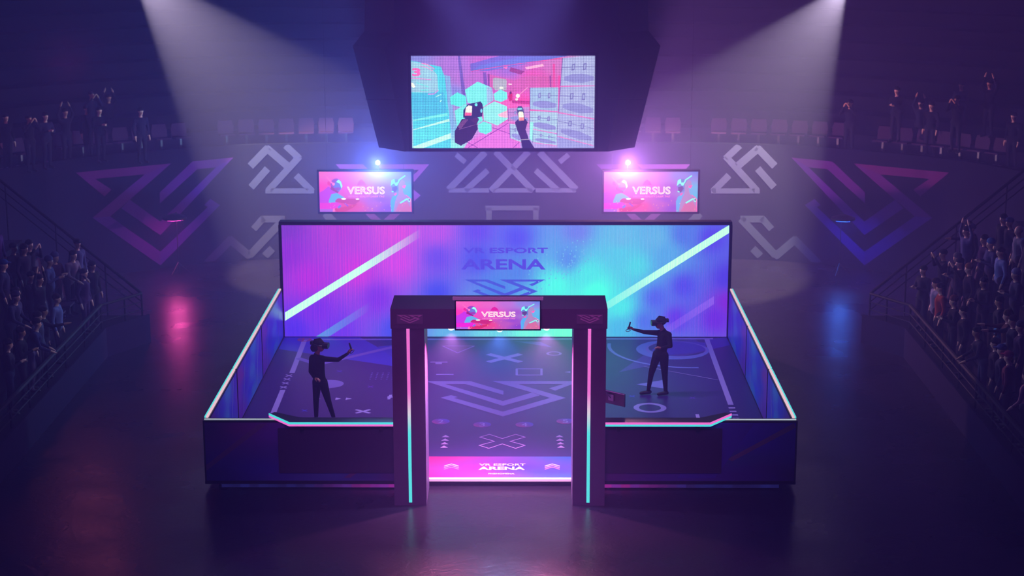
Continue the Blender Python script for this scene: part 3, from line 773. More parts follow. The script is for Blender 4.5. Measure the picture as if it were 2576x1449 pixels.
# sign with the VERSUS picture ------------------------------------------------
def versus(cv, asp):
    bg = idw([(0, 0, (238, 95, 200)), (.2, .1, (235, 90, 200)), (.4, .1, (222, 95, 208)), (.6, .1, (180, 105, 225)), (.8, .1, (135, 125, 238)), (1, 0, (100, 120, 238)), (0, .4, (245, 50, 190)), (.3, .4, (232, 70, 205)), (.5, .45, (215, 70, 205)),
              (.72, .4, (155, 80, 215)), (.95, .4, (90, 170, 245)), (1, .6, (70, 175, 245)), (0, .8, (200, 60, 200)), (.25, .9, (225, 65, 155)), (.4, .85, (222, 62, 150)), (.6, .8, (178, 82, 200)), (.75, .9, (130, 62, 215)), (.68, .7, (145, 70, 215)), (.9, .9, (150, 100, 190)), (1, 1, (225, 70, 160))], 2.8)
    cv.grid(bg, 40, 18)
    # far figure, head only
    cv.poly([(.41, .34), (.43, .24), (.46, .2), (.49, .25), (.51, .34)], (210, 30, 165))
    # left fighter
    cv.poly([(0, .52), (.05, .46), (.1, .36), (.14, .44), (.22, .58), (.27, .66), (.2, .78), (.1, .82), (0, .80)], (190, 50, 240))
    cv.poly([(.10, .72), (.13, .56), (.19, .53), (.27, .64), (.24, .68), (.2, .70), (.16, .80), (.1, .80)], (95, 165, 245))
    cv.poly([(.08, .78), (.0, .78), (.0, .93), (.12, .93), (.22, .90), (.24, .82), (.18, .76)], (225, 35, 225))
    cv.poly([(0, .93), (.14, .93), (.16, 1), (0, 1)], (170, 90, 235))
    cv.fan(.185, .32, .062, .15, (150, 60, 200)); cv.poly([(.09, .26), (.11, .24), (.13, .36), (.09, .32)], (225, 30, 160))
    cv.poly([(.13, .36), (.21, .50), (.20, .54), (.12, .44)], (150, 25, 140))
    cv.poly([(.17, .28), (.2, .2), (.235, .24), (.25, .34), (.235, .44), (.21, .5), (.17, .44), (.155, .38)], (105, 110, 225))
    cv.poly([(.185, .26), (.21, .2), (.235, .24), (.252, .36), (.24, .42), (.225, .30), (.2, .27)], (150, 245, 255))
    cv.poly([(.16, .40), (.22, .39), (.23, .44), (.2, .47), (.17, .45)], (150, 50, 190))
    cv.line([(.08, .13), (.135, .27), (.15, .30)], .03, (255, 105, 205), asp); cv.fan(.156, .31, .014, .035, (255, 120, 215))
    # his blaster
    cv.poly([(.17, .72), (.2, .66), (.42, .68), (.44, .72), (.38, .82), (.3, .80), (.24, .78), (.17, .75)], (190, 35, 130))
    cv.poly([(.3, .86), (.42, .79), (.36, .9), (.28, .99), (.18, .99), (.16, .92)], (205, 42, 115))
    cv.fan(.262, .675, .027, .022, (255, 245, 252), 12); cv.fan(.412, .68, .02, .017, (255, 240, 250), 12)
    cv.line([(.27, .78), (.31, .86)], .03, (150, 60, 215), asp); cv.line([(.2, .9), (.23, .84)], .05, (110, 110, 240), asp)
    cv.poly([(.145, .92), (.16, .90), (.165, 1), (.14, 1)], (250, 110, 205))
    # right fighter
    cv.poly([(.775, 1), (.77, .74), (.79, .62), (.85, .55), (.87, .5), (.9, .46), (.92, .56), (.97, .62), (1, .7), (.99, 1)], (168, 125, 200))
    cv.poly([(.775, 1), (.77, .74), (.79, .62), (.86, .54), (.84, .62), (.82, .74), (.80, 1)], (80, 160, 250))
    cv.poly([(.82, .99), (.86, .8), (.95, .75), (.99, .9), (.98, 1)], (200, 100, 165))
    cv.fan(.835, .34, .055, .16, (95, 120, 215)); cv.poly([(.86, .3), (.9, .2), (.93, .25), (.935, .36), (.9, .38), (.91, .48), (.86, .52)], (165, 130, 205))
    cv.poly([(.9, .36), (.945, .33), (.925, .42), (.905, .40)], (255, 90, 195)); cv.poly([(.79, .38), (.835, .36), (.85, .42), (.82, .52), (.79, .48)], (90, 60, 150))
    cv.poly([(.775, .36), (.785, .22), (.815, .18), (.825, .30), (.80, .30)], (120, 245, 255))
    cv.fan(.836, .31, .016, .04, (120, 240, 250)); cv.line([(.845, .30), (.862, .25), (.865, .21), (.935, .10)], .03, (120, 242, 252), asp)
    cv.line([(.785, .49), (.805, .50)], .03, (110, 235, 240), asp); cv.poly([(.81, .56), (.835, .52), (.84, .56), (.82, .6)], (250, 80, 185))
    cv.line([(.875, .78), (.955, .67)], .035, (120, 240, 252), asp); cv.fan(.975, .70, .018, .05, (150, 230, 250)); cv.fan(.975, .70, .009, .027, (120, 80, 170))
    cv.line([(.94, .58), (.99, .68), (.99, .98)], .015, (250, 90, 190), asp)
    for k in range(22):
        x = rnd.uniform(.05, .98); y = rnd.uniform(.72, .98); cv.fan(x, y, .004, .009, (255, 170, 150), 6)
    # lettering
    cv.text('VERSUS', .302, .708, .375, .555, (225, 30, 195), None, .02)
    cv.text('VERSUS', .30, .71, .37, .56, (255, 240, 252), .027, .0)
    cv.text('VIRTUAL REALITY LASER TAG', .305, .70, .595, .64, (255, 130, 225), None, .01, .02)

def display(name, x0, x1, z0, z1, y, paint, mat, label, fr=.05, dep=.12, cat='screen', topbar=False, group=None, grid=None):
    g = empty(name, ((x0+x1)/2, y, z0), label, cat, group)
    m = MB()
    m.box(x0-fr, x1+fr, y+.004, y+dep, z0-fr, z1+fr)
    m.box(x0-fr, x0-.001, y-.02, y+.004, z0-fr, z1+fr); m.box(x1+.001, x1+fr, y-.02, y+.004, z0-fr, z1+fr)
    m.box(x0, x1, y-.02, y+.004, z1+.001, z1+fr); m.box(x0, x1, y-.02, y+.004, z0-fr, z0-.001); m.obj('frame', matte, g)
    cv = Canvas((x0, y, z0), (x1-x0, 0, 0), (0, 0, z1-z0), (0, -1, 0), .0006); paint(cv, (x1-x0)/(z1-z0))
    cv.mb.obj('screen_panel', mat, g, colors=True)
    return g
vm = screen_mat('versus_screen', 1.4); vm2 = screen_mat('versus_screen_far', 1.4)
SY = 28.98
a = at_y(1147, 757.5, SY); b_ = at_y(1358, 828, SY)
sg = display('gate_sign', a.x, b_.x, b_.z, a.z, SY, versus, vm, 'bright VERSUS display sign mounted on the middle of the gate beam', .02, .29)
m = MB(); m.box(a.x-.055, b_.x+.055, SY-.03, SY+.04, a.z+.022, a.z+.072, bev=.008); m.obj('top_cover', pbr('cover_grey', (220, 215, 235), .45), sg)
# two hanging screens
for k, (u0, u1) in enumerate(((802, 1036), (1520, 1754))):
    a = at_y(u0, 431.5, 45); b_ = at_y(u1, 533, 45)
    side = ('left', 'right')[k]
    o = display('video_screen', a.x, b_.x, b_.z, a.z, 45, versus, vm2, 'hanging VERSUS video screen behind the LED wall, on the %s' % side, .05, .1, 'screen', group='hanging VERSUS screens')
    m = MB(); mat = dark
    for xx in (a.x+.2, b_.x-.2): m.tube((xx, 45.06, a.z+.05), (xx, 45.06, 12), .004, n=6)
    m.obj('suspension_cable', matte, o)

# game picture on the big screen ---------------------------------------------
def game(cv, asp):
    N = lambda x, y: ((x-165)/2240, (y-103)/1127)
    bg = idw([(0, 0, (130, 130, 235)), (.25, .1, (165, 110, 225)), (.4, .1, (185, 90, 205)), (.55, .15, (150, 100, 215)), (.65, .2, (220, 80, 180)), (.75, .3, (205, 90, 180)), (.5, .35, (205, 85, 190)), (.35, .3, (180, 100, 210)), (.8, .1, (200, 110, 200)), (1, 0, (170, 170, 245)),
              (.25, .4, (130, 130, 235)), (.5, .6, (235, 80, 180)), (.6, .5, (240, 70, 170)), (.4, .9, (215, 105, 230)), (.5, .95, (205, 130, 235)), (.25, .8, (120, 180, 245)), (.2, 1, (130, 230, 245)), (.65, .95, (170, 150, 240)), (0, .5, (80, 190, 245)), (1, 1, (160, 160, 245))], 3)
    cv.grid(bg, 50, 28)
    P = lambda pts, c: cv.poly([N(*p) for p in pts], c)
    Ln = lambda pts, w, c: cv.line([N(*p) for p in pts], w/1127, c, asp)
    # ship on the left
    P([(155, 160), (530, 235), (580, 380), (640, 1000), (640, 1230), (182, 1230)], (75, 200, 250)); P([(160, 170), (370, 205), (480, 330), (495, 520), (440, 550), (160, 545)], (150, 195, 245))
    P([(170, 560), (560, 540), (600, 790), (175, 880)], (70, 180, 245)); P([(178, 1000), (620, 870), (630, 900), (178, 1010)], (190, 250, 255)); P([(178, 880), (600, 800), (610, 830), (178, 900)], (120, 230, 255))
    P([(178, 1210), (640, 1045), (640, 1110), (300, 1230), (178, 1230)], (190, 252, 255)); P([(178, 1020), (620, 915), (640, 1040), (178, 1190)], (85, 210, 250))
    P([(530, 235), (560, 330), (640, 350), (690, 1000), (640, 1000), (590, 400)], (125, 165, 240))
    Ln([(290, 190), (370, 210), (450, 265)], 10, (255, 120, 220)); Ln([(270, 225), (350, 240), (430, 285)], 7, (250, 130, 220)); Ln([(165, 372), (405, 390)], 9, (240, 120, 225)); Ln([(365, 568), (440, 565), (495, 520)], 9, (230, 120, 235))
    cv.text('3', *(N(175, 0)[0], N(280, 0)[0], N(0, 250)[1], N(0, 350)[1]), (250, 100, 200), None, .05)
    P([(165, 430), (185, 430), (215, 480), (185, 490), (165, 470)], (255, 255, 255)); Ln([(225, 425), (300, 455), (375, 480)], 8, (90, 225, 250)); Ln([(275, 520), (375, 518)], 12, (90, 225, 250)); Ln([(460, 600), (530, 570)], 8, (190, 250, 255)); Ln([(515, 660), (530, 640)], 12, (190, 250, 255))
    # corridor
    P([(885, 200), (1240, 103), (2080, 103), (1100, 285), (890, 290)], (110, 95, 215)); P([(1000, 220), (1500, 110), (2080, 103), (1200, 265), (900, 290)], (100, 110, 225))
    P([(735, 103), (765, 103), (830, 600), (780, 560)], (110, 85, 195)); P([(1040, 300), (1075, 300), (1100, 500), (1050, 460)], (120, 75, 180)); P([(1095, 320), (1420, 400), (1600, 340), (1860, 350), (1870, 480), (1600, 490), (1350, 560), (1110, 480)], (205, 88, 175))
    P([(1095, 320), (1120, 320), (1120, 490), (1100, 480)], (130, 60, 150)); P([(1380, 240), (1550, 290), (1500, 330), (1360, 290)], (150, 50, 130)); P([(1850, 340), (1870, 340), (1870, 480), (1855, 480)], (140, 60, 150))
    P([(1890, 200), (1920, 200), (1920, 490), (1900, 490)], (235, 75, 170)); P([(1960, 340), (1985, 340), (1975, 490), (1955, 490)], (240, 70, 170))
    P([(1555, 240), (1770, 200), (1785, 230), (1570, 268)], (255, 170, 225)); P([(1285, 240), (1345, 230), (1325, 262)], (255, 110, 190)); Ln([(900, 290), (1250, 230), (2000, 130)], 7, (240, 60, 140))
    P([(1160, 380), (1190, 368), (1320, 385), (1330, 410), (1325, 520), (1190, 520), (1160, 480)], (170, 165, 190)); P([(1240, 478), (1285, 478), (1290, 502), (1240, 502)], (255, 255, 255)); P([(1350, 440), (1390, 442), (1390, 452), (1350, 450)], (255, 255, 255))
    # floor tiles
    P([(800, 1230), (860, 1150), (1230, 970), (1350, 880), (1370, 1110), (1490, 1150), (1500, 1230)], (220, 110, 232)); Ln([(850, 1225), (1220, 1000), (1350, 920)], 7, (110, 40, 150)); Ln([(830, 1150), (970, 1225)], 7, (110, 40, 150)); Ln([(1150, 975), (1370, 1055)], 6, (130, 50, 170)); Ln([(1410, 1225), (1490, 1150)], 7, (120, 50, 160))
    P([(1200, 660), (1340, 620), (1600, 680), (1600, 720), (1330, 730)], (240, 90, 190)); P([(1390, 640), (1610, 650), (1610, 690), (1400, 680)], (190, 45, 130))
    # hexagon shield
    HEX = lambda pts, c: P(pts, c)
    HEX([(820, 515), (975, 415), (1150, 490), (1170, 640), (1040, 725), (850, 670)], (115, 232, 250)); P([(1080, 470), (1150, 490), (1170, 640), (1090, 690)], (150, 180, 240))
    HEX([(635, 605), (725, 545), (825, 590), (840, 680), (760, 725), (645, 690)], (85, 228, 245)); HEX([(1168, 565), (1250, 510), (1330, 545), (1338, 625), (1260, 665), (1180, 640)], (110, 232, 248))
    HEX([(1035, 735), (1180, 655), (1330, 715), (1345, 870), (1215, 950), (1050, 890)], (140, 228, 248)); P([(1220, 815), (1335, 765), (1340, 860), (1235, 840)], (250, 175, 220))
    HEX([(690, 770), (830, 690), (990, 760), (1040, 890), (960, 940), (720, 960)], (110, 230, 248)); HEX([(975, 945), (1045, 900), (1140, 935), (1145, 1020), (1075, 1060), (985, 1030)], (105, 230, 245))
    # crates
    CR = (165, 170, 240)
    def crate(q, c=CR):
        P(q, c); (ax, ay), (bx, by), (cx_, cy_), (dx_, dy_) = q
        B = lambda s, t: ((ax*(1-s)+bx*s)*(1-t)+(dx_*(1-s)+cx_*s)*t, (ay*(1-s)+by*s)*(1-t)+(dy_*(1-s)+cy_*s)*t)
        Ln([B(0, .34), B(1, .34)], 5, (95, 85, 170))
        for s in (.34, .68):
            R = [B(s-.045, .24), B(s+.045, .22), B(s+.04, .44), B(s-.05, .46)]; P(R, (110, 105, 190)); P([B(s-.025, .27), B(s+.025, .26), B(s+.022, .41), B(s-.028, .42)], (155, 160, 232))
        P([B(.1, .66), B(.35, .58), B(.62, .58), B(.95, .68), B(.95, .82), B(.62, .9), B(.35, .88), B(.1, .8)], (138, 136, 222))
        Ln([B(0, 1), B(1, 1)], 8, (235, 110, 205)); Ln([B(0, 0), B(0, 1)], 6, (90, 70, 160))
    crate([(2010, 130), (2415, 103), (2410, 465), (1985, 470)]); crate([(1985, 480), (2410, 470), (2405, 870), (1965, 790)]); crate([(1960, 800), (2402, 880), (2395, 1200), (1945, 1080)])
    P([(1950, 1090), (2395, 1205), (2392, 1230), (1955, 1230)], (150, 150, 235)); crate([(1615, 490), (1960, 485), (1955, 780), (1615, 755)], (155, 180, 240)); crate([(1612, 770), (1955, 790), (1945, 1050), (1610, 990)], (165, 190, 242)); crate([(1650, 1000), (1945, 1060), (1945, 1200), (1650, 1160)], (160, 190, 242))
    crate([(1345, 740), (1605, 720), (1605, 930), (1350, 900)], (190, 130, 215)); crate([(1365, 930), (1560, 950), (1560, 1180), (1370, 1110)], (165, 185, 242))
    P([(1615, 910), (1655, 910), (1645, 1150), (1610, 1110)], (150, 240, 255))
    # muzzle flash and foe
    P([(1380, 530), (1400, 560), (1400, 640), (1360, 655), (1345, 600), (1365, 540)], (200, 25, 80)); P([(1365, 540), (1385, 528), (1390, 560), (1370, 570)], (90, 30, 80))
    Ln([(1465, 590), (1585, 485)], 9, (255, 150, 215)); cv.fan(*N(1465, 588), .011, .022, (255, 235, 250), 12); cv.fan(*N(1450, 630), .008, .014, (255, 210, 240), 10)
    # gloved hands with blasters
    P([(690, 1020), (780, 870), (880, 860), (960, 920), (975, 990), (900, 1120), (765, 1200), (690, 1160)], (42, 22, 70)); P([(790, 870), (950, 830), (990, 870), (960, 940), (880, 880)], (70, 35, 90)); P([(720, 960), (800, 875), (860, 875), (760, 1000)], (105, 60, 120))
    P([(795, 850), (800, 760), (850, 690), (1010, 655), (1035, 690), (1040, 740), (1030, 840), (960, 850), (860, 880)], (30, 28, 75)); P([(818, 820), (830, 730), (860, 705), (905, 710), (900, 825)], (255, 240, 252)); P([(818, 790), (900, 795), (898, 828), (815, 828)], (255, 90, 150)); cv.fan(*N(955, 695), .008, .016, (110, 225, 250), 10); cv.fan(*N(1018, 770), .006, .022, (120, 200, 255), 10)
    Ln([(740, 1000), (960, 935)], 6, (120, 80, 140)); P([(940, 930), (975, 940), (970, 955), (940, 950)], (60, 30, 80))
    P([(1430, 910), (1470, 870), (1560, 870), (1585, 910), (1560, 1000), (1600, 1120), (1670, 1230), (1520, 1230), (1500, 1110), (1450, 990)], (52, 30, 85)); P([(1500, 1110), (1600, 1115), (1670, 1230), (1520, 1230)], (32, 20, 75)); Ln([(1500, 1125), (1610, 1120)], 8, (190, 170, 220))
    P([(1450, 760), (1465, 715), (1510, 710), (1535, 750), (1550, 880), (1480, 905)], (70, 70, 120)); P([(1470, 800), (1485, 780), (1520, 780), (1535, 800), (1540, 885), (1480, 890)], (255, 245, 240)); P([(1480, 850), (1540, 850), (1540, 888), (1482, 890)], (255, 130, 140)); P([(1462, 740), (1515, 735), (1520, 755), (1465, 760)], (120, 220, 240))
a = at_y(1033, 141, 43); b_ = at_y(1497, 373, 43)
display('video_screen', -2.30, 2.15, 4.16, 6.41, 43, game, screen_mat('game_screen', 1.8, px=4.45/116, pz=2.25/58, lo=0.55), 'large video screen showing a first-person shooting game with hexagon shield and crates', .08, .3)
# centre-hung scoreboard body
g = empty('scoreboard', (0, 44.5, 4.0), 'huge dark tapering scoreboard body hanging behind the game screen', 'scoreboard')
prof = [(3.20, 4.02), (3.80, 6.55), (3.5, 6.92), (3.35, 11.5)]
m = MB()
for (x0, z0), (x1, z1) in zip(prof, prof[1:]):
    def ringp(x, z):
        c_ = x*0.78; return [(-c_, 43.33, z), (c_, 43.33, z), (x, 44.0, z), (x, 46.2, z), (c_, 46.9, z), (-c_, 46.9, z), (-x, 46.2, z), (-x, 44.0, z)]
    A, B = ringp(x0, z0), ringp(x1, z1)
    for i in range(8): m.face([A[i], A[(i+1) % 8], B[(i+1) % 8], B[i]])
m.face(ringp(3.2, 4.02)[::-1]); m.face(ringp(3.35, 11.5))
m.obj('housing', pbr('scoreboard_shell', (26, 24, 48), 0.7), g)
m = MB(); m.box(-.58, .40, 43.24, 43.33, 6.6, 11.5); m.obj('mast', black, g)
m = MB()
for x in (-3.0, 2.9):
    m.box(x-.45, x+.45, 43.31, 43.33, 5.3, 5.33)
m.obj('seam', dark, g)

# ------------------------------------------------------------------ lamps
def stage_lamp(u, v, mat, lab, cat='lamp'):
    p_ = at_y(u, v, 44.85)
    t = empty('stage_light', (p_.x, p_.y, p_.z-.16), lab, cat, 'stage lights on top of the hanging screens')
    m = MB(); m.tube((p_.x, 45.08, p_.z), (p_.x, 44.9, p_.z), .05, .07, 16); m.obj('housing', matte, t)
    m = MB(); m.tube((p_.x, 44.895, p_.z), (p_.x, 44.885, p_.z), .06, .06, 16); m.obj('lens', mat, t)
    m = MB(); m.box(p_.x-.012, p_.x+.012, 45.0, 45.04, 3.29, p_.z); m.obj('yoke', matte, t)
    return p_
pl = stage_lamp(950, 410, emit('lens_ice', (200, 228, 255), 1.2), 'glowing icy blue stage light above the left hanging screen')
pr = stage_lamp(1580, 410, emit('lens_rose', (255, 222, 240), 1.2), 'glowing rosy stage light above the right hanging screen')
point('stage_glow', (pl.x, 44.55, pl.z+.03), (.17, .34, 1.0), 2600, .04)
point('stage_glow', (pr.x, 44.55, pr.z+.03), (.95, .38, .9), 2300, .04)
# low side lamps near the wall: pink on the left, blue on the right
for s, col, mat, lab in ((-1, (1, .12, .62), emit('lens_magenta', (255, 60, 200), 32), 'small magenta lamp on a stand near the far wall, left of the court'), (1, (.08, .25, 1), emit('lens_blue', (30, 80, 255), 50), 'small blue lamp on a stand near the far wall, right of the court')):
    X = s*9.35 - (0.15 if s < 0 else 0) ; Y = 47.3 if s < 0 else 47.2
    p_ = at_y(440 if s < 0 else 2120, 525, Y); X = p_.x
    t = empty('lamp_stand', (X, Y, 0), lab, 'lamp')
    m = MB(); m.tube((X, Y+.15, 0), (X, Y+.15, 1.68), .012, n=8)
    for k in range(3): m.tube((X, Y+.15, .3), (X+.3*math.cos(k*2.1), Y+.15+.3*math.sin(k*2.1), 0.01), .014, n=6)
    m.obj('tripod', black, t)
    m = MB(); m.tube((X, Y-.1, 1.70), (X, Y-.1, 1.62), .10, .33, 20); m.tube((X, Y-.1, 1.62), (X, Y-.1, 1.57), .33, .33, 20); m.box(X-.02, X+.02, Y-.1, Y+.17, 1.66, 1.7); m.obj('shade', black, t)
    m = MB(); m.tube((X, Y-.1, 1.569), (X, Y-.1, 1.562), .30, .30, 20); m.obj('lens', mat, t)
    spot('side_lamp_beam', (X, Y-.1, 1.54), (X, Y-1.2, 0), col, 60 if s < 0 else 30, 120, 1.0, .1)
p_ = at_y(168, 158, 43); point('upper_lamp_glow', (p_.x, p_.y, p_.z), (1, .16, .45), 55, .35)
# rig spots outside the frame that throw the two white beams
BL = at_y(327, -88, 46); BR = at_y(2132, -43, 46)
spot('beam_left', BL, (BL.x+math.sin(math.radians(38))*8, 47.4, BL.z-math.cos(math.radians(38))*8), (1, .94, .74), 18000, 52, .25, .05)
spot('beam_right', BR, (BR.x-math.sin(math.radians(31.5))*8, 47.4, BR.z-math.cos(math.radians(31.5))*8), (1, .94, .74), 14500, 59, .25, .05)
def area(name, loc, to, col, power, sx, sy):
    l = bpy.data.lights.new(name, 'AREA'); l.shape = 'RECTANGLE'; l.size = sx; l.size_y = sy; l.color = col; l.energy = power
    o = bpy.data.objects.new(name, l); C.objects.link(o); o.location = loc
    o.rotation_euler = (Vector(to)-Vector(loc)).to_track_quat('-Z', 'Y').to_euler(); return o
spot('court_wash', (0, 35, 12), (0, 35.1, 0), (.52, .27, 1.0), 2700, 52, .5, .4)  # unseen overhead spot added to brighten the court
spot('court_wash_back', (0, 33.5, 8), (0, 37.5, 0), (.20, .25, 1.0), 900, 75, .9, .5)  # second unseen spot, added to lift the back half in blue
spot('front_wash', (0, 25.5, 13), (0, 28, 0), (.75, .16, .85), 1500, 40, 1.0, .5)  # unseen spot added to tint the floor before the gate purple
spot('front_fill', (0, 9, 13), (0, 30, 1.6), (.66, .15, .74), 7400, 26, .8, .8)  # unseen light from the camera side, added to brighten gate and front barriers
for s in (-1, 1): spot('side_wash', (-s*1.5, 35, 9), (s*5.2, 35.3, .7), (.42, .42, 1.0), 2900, 62, .8, .4)  # unseen spots added to make the inner barrier faces bluer and brighter

# ------------------------------------------------------------------ people
def build_body(caps, voxel, name):
    mb = MB()
    for c in caps: mb.capsule(c[0], c[1], c[2], c[3])
    me = bpy.data.meshes.new(name); me.from_pydata(mb.v, [], mb.f); me.update()
    o = bpy.data.objects.new('tmp', me); C.objects.link(o)
    r = o.modifiers.new('r', 'REMESH'); r.mode = 'VOXEL'; r.voxel_size = voxel
    s = o.modifiers.new('s', 'SMOOTH'); s.iterations = 4; s.factor = 0.5
    dg = bpy.context.evaluated_depsgraph_get()
    m2 = bpy.data.meshes.new_from_object(o.evaluated_get(dg)); bpy.data.objects.remove(o); bpy.data.meshes.remove(me)
    m2.name = name
    segs = [(Vector(c[0]), Vector(c[1])-Vector(c[0]), (Vector(c[1])-Vector(c[0])).length_squared, c[2], c[3], c[4]) for c in caps]
    idx = []
    for p in m2.polygons:
        q = p.center; bd = 9; bi = 0
        for a, d, L, r0, r1, mi in segs:
            t = 0 if L < 1e-9 else min(1, max(0, (q-a).dot(d)/L)); e = (q-(a+d*t)).length-(r0+(r1-r0)*t)
            if e < bd: bd = e; bi = mi
        idx.append(bi)
    m2.polygons.foreach_set('material_index', idx); m2.polygons.foreach_set('use_smooth', [True]*len(idx)); m2.update()
    return m2
# material slots: 0 top, 1 trousers, 2 skin, 3 shoes
def hand(w, d, up, grip=True, sc=1.0):
    """palm, four unequal fingers and a side thumb"""
    w = Vector(w); d = Vector(d).normalized(); up = Vector(up); up = (up-d*up.dot(d)).normalized(); sd = d.cross(up)
    c = [(w, w+d*.075*sc, .026*sc, .03*sc, 2)]
    for k, L in enumerate((.060, .070, .066, .052)):
        b0 = w+d*.085*sc+sd*(.024-.016*k)*sc; 
        if grip: k1 = b0+d*L*.55*sc-up*.008*sc; k2 = k1+(d*.25-up)*L*.5*sc
        else: k1 = b0+d*L*.6*sc+sd*(.006-.004*k); k2 = k1+d*L*.5*sc-up*.012*sc
        c += [(b0, k1, .0105*sc, .0095*sc, 2), (k1, k2, .0095*sc, .008*sc, 2)]
    tb = w+d*.03*sc+sd*.03*sc; c += [(tb, tb+(d*.7+sd*.6)*.04*sc, .012*sc, .011*sc, 2), (tb+(d*.7+sd*.6)*.04*sc, tb+(d*1.3+sd*.55-up*.5)*.05*sc, .011*sc, .009*sc, 2)]
    return c
def head(c, f, r=.1):
    c = Vector(c); f = Vector(f).normalized(); sd = f.cross(Vector((0, 0, 1)))
    return [(c+Vector((0, 0, .03))-f*.012, c+Vector((0, 0, .02))+f*.01, r*.9, r*.86, 2), (c-f*.01, c+Vector((0, 0, -.07))+f*.035, r*.8, r*.5, 2),
            (c+f*(r*.9)+Vector((0, 0, -.005)), c+f*(r*1.08)+Vector((0, 0, -.03)), .012, .014, 2), (c+f*(r*.83)+Vector((0, 0, -.062)), c+f*(r*.86)+Vector((0, 0, -.064)), .014, .014, 2),
            (c+sd*.088, c+sd*.094+Vector((0, 0, -.03)), .016, .011, 2), (c-sd*.088, c-sd*.094+Vector((0, 0, -.03)), .016, .011, 2)]
# crowd figures: face -Y, 1.75 tall before scaling
def crowd_caps(pose):
    lean = {'lean': -.16}.get(pose, 0.0); hx = 0
    ch = Vector((0, lean*.8, 1.28)); nk = Vector((0, lean, 1.47)); hd = Vector((0, lean-.03, 1.62))
    c = [((0, 0, .95), (0, lean*.3, 1.08), .145, .135, 0), ((0, lean*.3, 1.08), ch, .14, .16, 0), ((-.12, ch.y, 1.34), (.12, ch.y, 1.34), .10, .10, 0), ((-.08, .0, .93), (.08, .0, .93), .12, .12, 1),
         ((0, nk.y, 1.42), (0, hd.y, 1.55), .058, .052, 2)] + head(hd, (0, -1, -.1))
    for s in (-1, 1):
        st = {'stride': .12*s}.get(pose, .02*s)
        c += [((s*.09, 0, .92), (s*.105, -.02+st, .5), .095, .065, 1), ((s*.105, -.02+st, .5), (s*.115, .03+st, .09), .062, .042, 1), ((s*.115, .04+st, .045), (s*.13, -.13+st, .035), .045, .04, 3)]
    sh = {s: Vector((s*.19, ch.y, 1.38)) for s in (-1, 1)}
    A = {'stand': [((-.25, .03, 1.1), (-.24, -.05, .85)), ((.25, .03, 1.1), (.24, -.05, .85))],
         'stride': [((-.26, .06, 1.1), (-.27, -.05, .86)), ((.25, -.04, 1.1), (.24, -.2, .95))],
         'lean': [((-.25, -.12, 1.1), (-.18, -.36, .98)), ((.25, -.1, 1.1), (.17, -.34, .97))],
         'clap': [((-.26, -.05, 1.12), (-.06, -.28, 1.2)), ((.26, -.05, 1.12), (.05, -.29, 1.18))],
         'photo': [((-.27, -.16, 1.28), (-.09, -.28, 1.55)), ((.27, -.16, 1.28), (.09, -.28, 1.55))],
         'hip': [((-.34, .08, 1.15), (-.19, -.05, .98)), ((.26, .02, 1.1), (.25, -.06, .86))],
         'point': [((-.24, -.25, 1.3), (-.18, -.52, 1.33)), ((.26, .03, 1.1), (.25, -.05, .86))],
         'up': [((-.27, -.03, 1.55), (-.16, -.05, 1.82)), ((.27, -.03, 1.55), (.15, -.05, 1.8))]}[pose]
    for s, (e, w_) in zip((-1, 1), A):
        e = Vector(e)+Vector((0, lean*.6, 0)); w_ = Vector(w_)+Vector((0, lean*.6, 0)); d = (w_-e).normalized()
        c += [(sh[s], e, .062, .048, 0), (e, w_, .046, .034, 0), (w_, w_+d*.08, .036, .036, 2), (w_+d*.08, w_+d*.15+Vector((0, -.01, 0)), .03, .018, 2)]
    return c, hd
POSE = {}
skins = [pbr('skin_light', (205, 160, 140), .55), pbr('skin_tan', (165, 120, 98), .55), pbr('skin_deep', (105, 72, 58), .55)]
for nm in ('stand', 'stride', 'lean', 'clap', 'photo', 'hip', 'point', 'up'):
    caps, hd = crowd_caps(nm); POSE[nm] = (build_body(caps, .02, 'person_'+nm), hd)
def hair_mesh(kind):
    m = MB()
    if kind == 'short': m.sphere((0, .012, .045), .098, .108, .088)
    elif kind == 'long':
        m.sphere((0, .012, .045), .102, .112, .09); m.sphere((0, .07, -.08), .09, .055, .15)
    elif kind == 'cap':
        m.sphere((0, .0, .055), .104, .112, .08); m.prism([(-.07, -.08, .05), (.07, -.08, .05), (.05, -.18, .04), (-.05, -.18, .04)], (0, 0, .012))
    elif kind == 'beanie': m.sphere((0, .015, .06), .106, .114, .098)
    elif kind == 'bald': m.sphere((0, .02, .0), .085, .095, .06)
    return m.mesh(kind, smooth=True)
HAIR = {k: hair_mesh(k) for k in ('short', 'long', 'cap', 'beanie', 'bald')}
def cloth(c):
    c = tuple(int(x*.8) for x in c); return pbr('cloth_%d_%d_%d' % c, c, .9, 0, .15)
shoe = pbr('shoe_dark', (22, 20, 24), .6)
def person(loc, rz, sc, pose, top, low, hairk, hairc, label, skin=0, group=None):
    me, hd = POSE[pose]
    if not me.materials:
        for mm in (cloth((40, 40, 50)), cloth((40, 40, 50)), skins[0], shoe): me.materials.append(mm)
    o = bpy.data.objects.new('person', me); C.objects.link(o); o.location = loc; o.rotation_euler = (0, 0, rz); o.scale = (sc, sc, sc)
    for i, mm in enumerate((cloth(top), cloth(low), skins[skin], shoe)):
        o.material_slots[i].link = 'OBJECT'; o.material_slots[i].material = mm
    tag(o, label, 'person', group)
    hm = HAIR[hairk]
    if not hm.materials: hm.materials.append(cloth((30, 24, 24)))
    nm = {'short': 'hair', 'long': 'hair', 'cap': 'cap', 'beanie': 'beanie', 'bald': 'hair'}[hairk]
    h = bpy.data.objects.new(nm, hm); C.objects.link(h); h.parent = o; h.location = hd
    h.material_slots[0].link = 'OBJECT'; h.material_slots[0].material = cloth(hairc)
    return o
